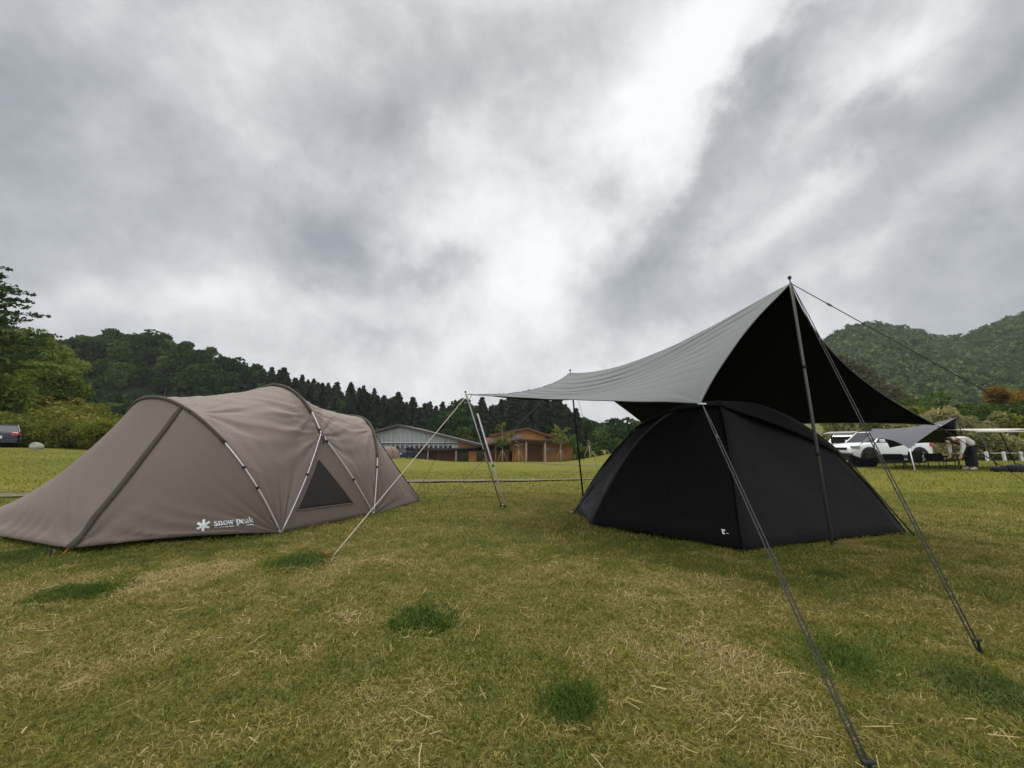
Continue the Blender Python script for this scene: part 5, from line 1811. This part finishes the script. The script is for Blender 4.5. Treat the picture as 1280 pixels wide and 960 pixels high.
def person():
    b = G(1213, 587.5)
    o = empty('person', b)
    # bent forward towards -x, hands on the low table
    hipz = .90
    hip = Vector((.12, 0, hipz)); chest = Vector((-.28, -.02, 1.10)); neck = Vector((-.47, -.02, 1.07)); head = Vector((-.62, -.03, .99))
    V = [hip, Vector((-.08, 0, 1.04)), chest, neck, head, Vector((-.70, -.03, .93))]
    E = [(0, 1), (1, 2), (2, 3), (3, 4), (4, 5)]
    rad = [(.10, .10), (.10, .10), (.15, .13), .06, .10, .07]
    hands = []
    for sy in (-1, 1):
        k = len(V)
        V += [hip + Vector((0, sy * .09, -.06)), Vector((.10, sy * .10, .50)), Vector((.08, sy * .11, .10)), Vector((-.06, sy * .12, .04))]
        E += [(0, k), (k, k + 1), (k + 1, k + 2), (k + 2, k + 3)]; rad += [.07, .055, .045, .035]
        k = len(V)
        V += [chest + Vector((-.05, sy * .19, -.02)), Vector((-.36, sy * .23, .80)), Vector((-.42, sy * .18, .56)), Vector((-.44, sy * .17, .49))]
        E += [(2, k), (k, k + 1), (k + 1, k + 2), (k + 2, k + 3)]; rad += [.062, .046, .034, (.04, .022)]
        w = k + 3
        for q in range(5):
            k = len(V)
            yo = sy * .17 + (q - 2) * .019
            ln = (.055, .085, .092, .084, .066)[q]
            V += [Vector((-.45, yo, .46)), Vector((-.46 - ln * .4, yo, .46 - ln * .6)), Vector((-.46 - ln * .25, yo, .46 - ln))]
            E += [(w, k), (k, k + 1), (k + 1, k + 2)]; rad += [.010, .009, .008]
    skin('body', V, E, rad, M['skin'], o)
    # clothes
    Vs = [hip + Vector((.10, 0, -.04)), Vector((-.08, 0, 1.05)), chest + Vector((0, 0, .01)), neck + Vector((.05, 0, 0))]
    Es = [(0, 1), (1, 2), (2, 3)]; rs = [(.178, .165), (.165, .155), (.18, .155), .085]
    for sy in (-1, 1):
        k = len(Vs); Vs += [chest + Vector((-.05, sy * .19, -.02)), Vector((-.36, sy * .23, .80)), Vector((-.42, sy * .18, .57))]
        Es += [(2, k), (k, k + 1), (k + 1, k + 2)]; rs += [.085, .066, .05]
    skin('shirt', Vs, Es, rs, M['shirt'], o)
    Vt = [hip + Vector((.02, 0, .0))]; Et = []; rt = [(.17, .16)]
    for sy in (-1, 1):
        k = len(Vt); Vt += [hip + Vector((0, sy * .09, -.1)), Vector((.10, sy * .10, .50)), Vector((.08, sy * .11, .08))]
        Et += [(0, k), (k, k + 1), (k + 1, k + 2)]; rt += [.118, .088, .075]
    skin('trousers', Vt, Et, rt, M['trousers'], o)
    Vh = [head + Vector((.06, 0, .03)), head + Vector((.01, 0, .035)), head + Vector((-.06, 0, .0))]
    skin('hair', Vh, [(0, 1), (1, 2)], [.12, .138, .128], M['hair'], o)
    for sy in (-1, 1):
        skin('shoe', [Vector((.11, sy * .11, .05)), Vector((.0, sy * .115, .045)), Vector((-.14, sy * .12, .035))], [(0, 1), (1, 2)], [.05, .052, .04], M['shoe'], o, 1)
    # face: eyes, nose
    f = MB()
    fd = Vector((-.55, 0, -.83)).normalized()
    for sy in (-1, 1):
        f.lathe([(.001, .012), (.012, .006), (.014, 0), (.001, -.01)], head + fd * .095 + Vector((-.02, sy * .035, .02)), 'Z', 8)
    f.build('eyes', M['hair'], o)
    tag(o, 'person in a white long sleeved shirt and dark trousers bending over the low camp table', 'person')


def small_tarp(pts, m_top, m_bot, label, name='tarp'):
    A, B, C, D, E, Fc = pts
    root = empty(name, (A + B) / 2); root.location.z = gzf(A.x, A.y); rl = root.location.copy()
    inn = lambda a, b, c, s: ((c - (a + b) / 2).normalized() * s)
    gs = []
    for (c, d, si) in ((C, D, .36), (E, Fc, .14)):
        mid = (A + B + c + d) / 4
        g = coons(edge(A, B, 30, (0, 0, -.15)), edge(c, d, 30, inn(c, d, mid, .05) + Vector((0, 0, si))), edge(A, c, 20, inn(A, c, mid, .15)), edge(B, d, 20, inn(B, d, mid, .15)))
        g = cloth_noise(g, .02, .7, 3)
        gs.append(g)
    two_sided('canopy', gs, m_top, m_bot, root, .006, rl)
    tag(root, label, 'tarp')
    return root


def right_camp():
    # navy tarp
    A = P(1197, 521, 14.6); B = P(1090, 536, 19.0)
    C = P(1137, 561, 13.8); D = P(1069, 560, 16.5); E = P(1204, 556, 16.4); Fc = P(1112, 560, 19.3)
    small_tarp((A, B, C, D, E, Fc), M['slate_fabric'], M['navy_fabric'], 'slate blue tarp with a dark underside pitched in front of the white cars')
    b = A.copy(); b.z = gzf(b.x, b.y); b.x += .1
    tpole(b, A, .016, M['pole_black'], 'black pole under the raised end of the slate blue tarp', (.5,), .03)
    b = B.copy(); b.z = gzf(b.x, b.y)
    tpole(b, B, .016, M['pole_black'], 'black pole under the rear end of the slate blue tarp', (.5,), .03)
    g1 = G(1144, 590)
    tpole(g1, C, .016, M['white_frame'], 'short pale pole slanting under the near corner of the slate blue tarp', (), 0)
    rope([A, G(1290, 577)], .012, M['rope_dark'], 'black cord from the slate blue tarp crossing behind the pale canopy poles', .3)
    rope([E, G(1268, 588)], .008, M['rope_pale'], 'pale cord from the slate blue tarp to the lawn by the dark gear pile', .3)

    # cars
    def on(px, Y):
        q = P(px, 575, Y); return Vector((q.x, q.y, gzf(q.x, q.y)))
    car('parked_car', on(1099, 21.0), math.pi + R(3), 4.2, 1.78, 1.6, M['car_white'], 'white compact crossover car with black wheel arches parked behind the camp chairs', True)
    car('parked_car', on(1075, 25.5), R(32), 4.3, 1.75, 1.55, M['car_silver'], 'silver hatchback with its tailgate raised, left of the white crossover', False, tail_open=True)
    car('parked_car', Vector((P(-16, 556, 26).x, 26.6, .93)), R(139), 4.5, 1.75, 1.5, M['car_navy'], 'dark navy saloon seen from behind at the left edge of the lawn', False)
    car('parked_van', Vector((P(508, 577, 70).x, 71, gzf(-18, 71))), R(70), 4.2, 1.75, 1.95, M['car_blue'], 'dark blue van parked in front of the glass hall', False, boxy=1.0)

    # chairs and tables below the tarp
    def onp(px, py): return G(px, py)
    fold_chair(onp(1098, 584), R(-100), M['olive_fabric'], 'olive green folding chair leftmost under the slate blue tarp')
    fold_chair(onp(1141, 585), R(200), M['olive_fabric'], 'dark olive folding chair behind the pale slanting pole')
    def bench(loc, rz, w, label):
        o = empty('camp_bench', loc, rz)
        bevel(MB().box((0, 0, .29), (w, .42, .05)).build('seat', M['black_fabric'], o), .02)
        bevel(MB().box((0, .21, .43), (w, .05, .26), rot=Matrix.Rotation(R(-12), 3, 'X')).build('backrest', M['black_fabric'], o), .02)
        for sx in (-1, 1):
            for sy in (-1, 1):
                MB().tube([(sx * (w / 2 - .08), sy * .18, 0), (sx * (w / 2 - .04), sy * .17, .28)], .015, 6).build('leg', M['pole_black'], o)
        MB().tube([(-w / 2 + .08, -.18, .12), (w / 2 - .08, -.18, .12)], .012, 6).build('crossbar', M['pole_black'], o)
        tag(o, label, 'bench', 'camp benches')
    bench(onp(1178, 586), R(8), .80, 'black camp bench left of the bending person')
    bench(onp(1125, 587), R(-3), .72, 'narrow black camp bench between the two olive chairs')
    camp_table(onp(1200, 587), R(0), .62, .5, .47, 'small low camp table the person is bending over', M['dark_wood'])
    # navy fold of cloth by the cars
    q = onp(1078, 584)
    w = empty('windscreen', q)
    v = []
    for i in range(16):
        for j in range(8):
            u, t = i / 15, j / 7
            v.append((-.62 + 1.15 * u, -.15 + .3 * math.sin(u * 5) * .3 + .2 * (1 - t), t * (.50 - .16 * u + .05 * math.sin(u * 9))))
    solid(mesh('cloth', v, grid_faces(16, 8), M['navy_fabric'], w), .01)
    for x, h in ((-.62, .52), (.0, .46), (.53, .36)):
        MB().tube([(x, -.1, 0), (x, -.12, h)], .014, 6).build('post', M['pole_black'], w)
    tag(w, 'low navy cloth windscreen standing beside the white crossover nose', 'windscreen')

    # pale canopy at the right edge
    z = P(1222, 538, 14).z
    a = P(1221, 538, 14)
    root = empty('canopy', (a.x + 2.2, 15.2, gzf(a.x, 14)))
    rl = root.location.copy()
    n = 16
    v = np.zeros((n, n, 3))
    for i in range(n):
        for j in range(n):
            u, t = i / (n - 1), j / (n - 1)
            v[i, j] = (a.x + 4.2 * u, 14 + 2.6 * t, a.z + (a.z - CH) * 2.6 / 14 * t + .03 * math.sin(math.pi * u) - .02 * math.sin(math.pi * u * 3) * (1 - t) + .03 * math.sin(math.pi * t))
    two_sided('roof_cloth', [v], M['cream_fabric'], M['cream_fabric'], root, .02, rl)
    MB().tube([Vector((a.x, 14, a.z - .04)) - rl, Vector((a.x + 4.2, 14, a.z - .04)) - rl], .03, 6).build('front_hem', M['cream_fabric'], root)
    tag(root, 'pale cream canopy at the right edge on dark slanting poles', 'canopy')
    tpole(G(1250, 590), P(1223, 541, 14), .018, M['pole_black'], 'dark slanting pole under the left end of the pale canopy', (.5,), 0)
    tpole(G(1272, 586), P(1250, 541, 15.2), .018, M['pole_black'], 'second dark slanting pole further right under the pale canopy', (.5,), 0)
    # gear pile and tent corner at the edge
    q = G(1266, 590)
    for k, (dx, dy, s, lab) in enumerate(((-.32, .1, (.42, .3, .17), 'black duffel bag leftmost in the gear pile by the right edge'), (.10, .0, (.46, .32, .24), 'black duffel bag in the middle of the gear pile by the right edge'), (.5, .15, (.4, .34, .2), 'dark olive stuff sack at the right end of the gear pile'))):
        bm = bmesh.new(); bmesh.ops.create_uvsphere(bm, u_segments=20, v_segments=12, radius=.5)
        for vv in bm.verts:
            c = vv.co
            vv.co = Vector((math.copysign(abs(c.x * 2) ** .6, c.x) * s[0] / 2, math.copysign(abs(c.y * 2) ** .7, c.y) * s[1] / 2, math.copysign(abs(c.z * 2) ** .6, c.z) * s[2] / 2))
            vv.co *= 1 + .12 * mnoise.noise(vv.co * 9)
        root = empty('duffel_bag', (q.x + dx, q.y + dy, q.z))
        me = bpy.data.meshes.new('bag'); bm.to_mesh(me); bm.free()
        ob = link('sack', me, M['navy_fabric' if k < 2 else 'olive_fabric'], root); ob.location = (0, 0, s[2] / 2)
        MB().tube([(-.1, -s[1] * .35, s[2] * .8), (-.05, -s[1] * .3, s[2] * 1.12), (.05, -s[1] * .3, s[2] * 1.12), (.1, -s[1] * .35, s[2] * .8)], .012, 6).build('strap', M['plastic_black'], root)
        tag(root, lab, 'bag', 'gear pile at the right edge')
    # grey tent at the very edge
    g0 = P(1286, 591, 13.2)
    t = empty('ridge_tent', (17.35, 13.2, gzf(17.3, 13.2)))
    zz = .75
    V = [(-.15, -.4, 0), (-.15, .4, 0), (.35, 0, zz), (1.9, -.4, 0), (1.9, .4, 0), (1.7, 0, zz)]
    mesh('fly', V, [(0, 2, 1), (0, 3, 5, 2), (1, 2, 5, 4), (3, 4, 5)], M['grey_strip'], t, False)
    MB().tube([V[0], V[2], V[5]], .015, 6).build('seam', M['tent_strip'], t)
    tag(t, 'small grey tent cut off by the right edge', 'tent')
    # rail fence
    f = empty('rope_fence', (G(1250, 577).x + 2, 22, gzf(25, 22)))
    rl = f.location.copy()
    zb = gzf(25, 22)
    for k in range(9):
        x = P(1212 + k * 21.5, 570, 22).x
        bevel(MB().box((x - rl.x, 0, .24), (.11, .11, .52)).build('post', M['white_frame'], f), .02)
    x0, x1 = P(1195, 570, 22).x, P(1212 + 8 * 21.5, 570, 22).x
    MB().tube([(x0 - rl.x, -.07, .42), (x1 - rl.x, -.07, .42)], .013, 6).build('rail', M['white_frame'], f)
    tag(f, 'low white post and rail fence in front of the tall straw grass', 'fence')
    # tall grass and shrubs beyond the fence
    me_s = np_mesh('tall_grass', cards(np.concatenate([blob(420, ((rng.random() - .5) * 2.6, (rng.random() - .5) * 1.4, .6 + rng.random() * 1.3), (.5, .5, .75)) for k in range(12)]), .14, -.4, 2.0), 4)
    me_s.materials.append(M['leaf_straw'])
    me_g = np_mesh('shrub', crown_broad(2.8, 1.9, 16, 150, .24, .02), 4); me_g.materials.append(M['leaf_mid'])
    me_y = np_mesh('shrub', crown_broad(2.4, 1.7, 16, 150, .22, .02), 4); me_y.materials.append(M['leaf_yellow'])
    for row, (Y, z0) in enumerate(((23.6, .0), (26.5, .5), (30, 1.1), (35, 1.8))):
        px = 1168 + row * 5 - (110 if row > 0 else 0)
        while px < 1400:
            q = P(px, 570, Y)
            r = rng.random()
            me = me_s if (row in (0, 1) and r < .78) else (me_g if r < .55 else me_y)
            o = bpy.data.objects.new('tall_grass' if me is me_s else 'shrub', me); COL.objects.link(o)
            s = .75 + .45 * rng.random(); o.scale = (s, s, s * (1 if row else .72)); o.rotation_euler = (0, 0, rng.random() * 6.3)
            o.location = (q.x, q.y, gzf(q.x, q.y) + z0 - .15)
            if me is me_s: tag(o, 'clump of tall straw coloured grass behind the white fence', 'grass clump', 'tall grass clumps behind the fence')
            else: tag(o, ('leafy green shrub' if me is me_g else 'yellowish shrub') + ' on the rise behind the right hand camp', 'bush', 'shrubs behind the right hand camp')
            px += 26 if row < 2 else 24
    # slope carrying them
    V = []
    xs = np.linspace(17, 90, 30); ys = np.linspace(22.6, 70, 20)
    for x in xs:
        for y in ys: V.append((x, y, .2 + .16 * (y - 22.6) * float(sstep(17, 23, x)) * float(1 - sstep(45, 70, y)) - .03))
    o = mesh('slope', V, grid_faces(len(xs), len(ys)), mat('slope_soil', (0.10, 0.10, 0.035), 1.0, var=.5, scale=1, detail=6, bump=.8, bscale=3, bdist=.2)); o.data.flip_normals(); tag(o, kind='structure')
    # orange leaved tree
    b = P(1272, 545, 31)
    t = empty('autumn_tree', (b.x, b.y, 1.2))
    MB().tube([(0, 0, 0), (.1, 0, 1.5), (0, 0, 3.2)], [.16, .12, .04], 8).build('trunk', M['bark'], t, True)
    link('crown', np_mesh('crown', crown_broad(4.4, 1.9, 16, 150, .24, .25), 4), M['leaf_orange'], t, False)
    tag(t, 'small tree with orange leaves above the pale canopy', 'tree')


def weeds():
    labs = {0: 'lush green tuft nearest the bottom centre of the lawn', 1: 'dark green grass tuft beside the double black cord', 2: 'small dark green tuft in the middle of the lawn',
            3: 'dark green tuft in front of the brown tent corner', 4: 'dark tuft in front of the orange peg'}
    for i in range(5):
        p, r = _pl[i]
        N = (1800, 2400, 2600, 2400, 2400)[i]
        rad = r * 1.35 * rng.random(N) ** .62; a = rng.random(N) * 6.283
        xx_, yy_ = p.x + rad * np.cos(a), p.y + rad * np.sin(a)
        kp = rng.random(N) < np.clip(1.8 * (fnoise(xx_, yy_, .11, 31 + i, 2) - .40) + .45 * (1 - rad / r / 1.5), .15, 1)
        rad, a = rad[kp], a[kp]; N = len(a)
        if i < 0:
            c = np.stack([rad * np.cos(a), rad * np.sin(a), .010 + .020 * rng.random(N) * np.clip(1 - (rad / r / 1.3) ** 2, 0, 1)], 1)
            V = cards(c, .020, -.0, 1.1)
        else:
            b = np.stack([rad * np.cos(a), rad * np.sin(a), np.full(N, -.005)], 1)
            ln = (.022 + .026 * rng.random(N)) * (1.1 if i == 0 else 1); az = rng.random(N) * 6.283; le = .2 + .9 * rng.random(N)
            d = np.stack([np.cos(az) * np.sin(le), np.sin(az) * np.sin(le), np.cos(le)], 1)
            s = np.stack([-np.sin(az), np.cos(az), np.zeros(N)], 1) * (.0024 if i < 2 else .004)
            t = b + d * ln[:, None]; m_ = b + d * (ln * .5)[:, None] + np.array([0, 0, .008])
            V = np.stack([b, m_ + s, t, m_ - s], 1)
        me = np_mesh('grass_tuft', V, 4)
        o = link('grass_tuft', me, M['leaf_clover'], smooth=False)
        o.location = (p.x, p.y, gzf(p.x, p.y) + .0)
        tag(o, labs[i], 'weed', 'green tufts on the lawn')


def haze():
    b = MB().box((150, 205, 82), (1500, 430, 176))
    m = bpy.data.materials.new('haze'); n, l = nodes_of(m); n.remove(n['Principled BSDF'])
    v = n.new('ShaderNodeVolumePrincipled'); v.inputs['Color'].default_value = (0.86, 0.90, 0.96, 1); v.inputs['Density'].default_value = 0.00019
    v.inputs['Anisotropy'].default_value = 0.3
    l.new(v.outputs[0], n['Material Output'].inputs['Volume'])
    o = b.build('haze', m)
    tag(o, 'thin pale air between the camp and the far wooded hills', 'haze', kind='stuff')


for k, build in enumerate((camera, world, ground, blades, path, brown_tent, big_tarp, black_tent, weeds, left_hill,
                           near_slope, right_hills, lodge, lodge_front, right_camp, person, haze)):
    rng = np.random.default_rng(40 + k)
    build()
